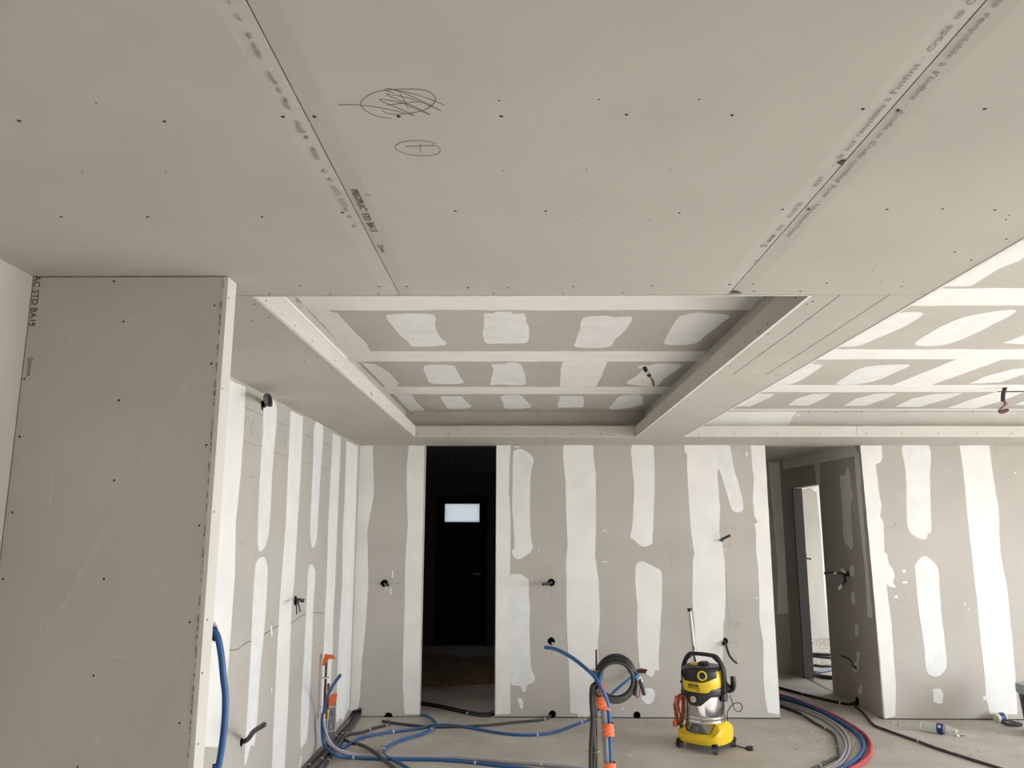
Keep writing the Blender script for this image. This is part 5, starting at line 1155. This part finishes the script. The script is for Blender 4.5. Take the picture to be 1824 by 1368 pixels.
lathe('label_mark', [(.013, 0), (.013, .001), (0, .001)], mat('pale_pink_print', (.7, .62, .62), .5), e, 12, loc=o_ + ax * .158 + (side * .85 + Vector((0, 0, .52))).normalized() * (BR + .0012), mtx=(side * .85 + Vector((0, 0, .52))).to_track_quat('Z', 'Y').to_matrix().to_4x4())
lathe('neck_ring', [(.0155, .271), (.0172, .272), (.0172, .277), (.0155, .278)], WHITET, e, 20, loc=o_, mtx=MB_)
c = onz(1705, 1309.5, .008)
e = empty('bottle_cap', Vector((c.x, c.y, 0)), 'small white cap with a dark wire scrap beside the bottle mouth', 'cap')
lathe('cap', [(.0, 0), (.015, 0), (.0155, .012), (.013, .014), (0, .014)], WHITET, e, 20)
tube('wire', [(.02, 0, .004), (.04, -.005, .005), (.06, 0, .004)], .003, CABLE, e)
# paint pot on its side and dark chain-like strap
c = onz(1783, 1287, 0)
e = empty('filler_pot', c, 'small cream pot with a navy label lying at the right wall foot', 'pot')
MP = Vector((.95, .25, .12)).to_track_quat('Z', 'Y').to_matrix().to_4x4()
lathe('body', [(.0, 0), (.036, 0), (.037, .004), (.037, .085), (.0345, .09), (.0345, .098), (0, .098)], mat('cream_plastic', (.66, .62, .52), .5), e, 24, loc=(-.045, -.005, .036), mtx=MP)
lathe('label', [(.0374, .032), (.0380, .033), (.0380, .078), (.0374, .079)], LBLUE, e, 24, loc=(-.045, -.005, .036), mtx=MP)
c = onz(1806, 1294, 0)
e = empty('rubber_strap', c, 'dark ribbed rubber strap on the floor beside the cream pot', 'strap')
corrugated('strap', [Vector(q) for q in ((-.085, .03, .03), (-.06, .005, .02), (-.02, -.012, .018), (.03, -.015, .018), (.065, -.005, .018))], .014, GREYC, e)
corrugated('strap', [Vector(q) for q in ((-.075, .045, .035), (-.03, .03, .042), (.02, .02, .03), (.06, .018, .02))], .010, GREYC, e)
# bucket cut by the picture edge
c = onz(1862, 1312, 0)
e = empty('bucket', c, 'dark slate bucket with a pale grey lid at the right picture edge', 'bucket')
lathe('body', [(.0, .0), (.125, 0), (.13, .01), (.158, .345), (.150, .346), (.0, .345)], DKBLUE, e, 40)
lathe('lid', [(.150, .335), (.168, .335), (.174, .345), (.174, .395), (.168, .41), (.150, .415), (.14, .405), (0, .405)], LIDG, e, 40)
# boards lying in the entry
def slab4(name, px4, th, m_, label, group=None):
    P = [onz(a, b, th) for a, b in px4]
    base_ = Vector((P[0].x, P[0].y, 0))
    V = [q - base_ for q in P] + [Vector((q.x, q.y, 0.002)) - base_ for q in P]
    F = [(0, 1, 2, 3), (7, 6, 5, 4)] + [(i, i + 4, (i + 1) % 4 + 4, (i + 1) % 4) for i in range(4)]
    me = mesh(V, F); bm = bmesh.new(); bm.from_mesh(me); bmesh.ops.recalc_face_normals(bm, faces=bm.faces[:]); bm.to_mesh(me); bm.free()
    o = link(name, me, m_); o.location = base_
    return tag(o, label, 'board', group)
G_ = 'boards laid on the entry floor'
slab4('floor_board', kB((-200, 730), (205, 725), (330, 480), (-60, 430)), .02, WOOD, 'left brown board lying on the dark entry floor', G_)
slab4('floor_board', kB((235, 725), (570, 705), (615, 490), (335, 490)), .02, WOOD, 'middle brown board lying on the dark entry floor', G_)
slab4('floor_board', kB((585, 700), (900, 690), (900, 480), (628, 488)), .02, WOOD, 'right brown board half hidden by the doorway edge', G_)

# ---- crumbs and scraps of plaster on the floor
def crumbs(name, n_, m_, smin, smax, areas, seed):
    rnd = random.Random(seed); bm = bmesh.new()
    for i in range(n_):
        x0, x1, y0, y1 = areas[rnd.randrange(len(areas))]
        px, py = rnd.uniform(x0, x1), rnd.uniform(y0, y1); c = onz(px, py, 0); s = rnd.uniform(smin, smax)
        r = bmesh.ops.create_cube(bm, size=1); rot = Matrix.Rotation(rnd.uniform(0, 6.3), 3, 'Z'); ar = rnd.uniform(.4, 2.2)
        for q in r['verts']:
            q.co = rot @ Vector((q.co.x * s * ar, q.co.y * s, 0)) * (0.6 if q.co.z > 0 else 1) + Vector((c.x, c.y, .0005 + (q.co.z + .5) * s * .4))
    me = bpy.data.meshes.new(name); bm.to_mesh(me); bm.free()
    return me
AR = [(640, 1390, 1284, 1366), (1395, 1575, 1250, 1366), (1560, 1824, 1286, 1366), (620, 720, 1295, 1345), (1440, 1530, 1290, 1360), (1570, 1640, 1284, 1295)]
tag(link('plaster_crumbs', crumbs('c', 420, None, .003, .012, AR, 3), DEBRIS), 'pale plaster crumbs scattered over the screed', 'debris', kind='stuff')
tag(link('dark_scraps', crumbs('c', 60, None, .002, .009, AR, 5), DEBRISD), 'small dark scraps scattered over the screed', 'debris', kind='stuff')
tag(link('rubble_crumbs', crumbs('c', 260, None, .006, .03, [(1436, 1490, 1138, 1200)], 9), DEBRIS), 'pale rubble crumbs on the bright room floor', 'debris', kind='stuff')
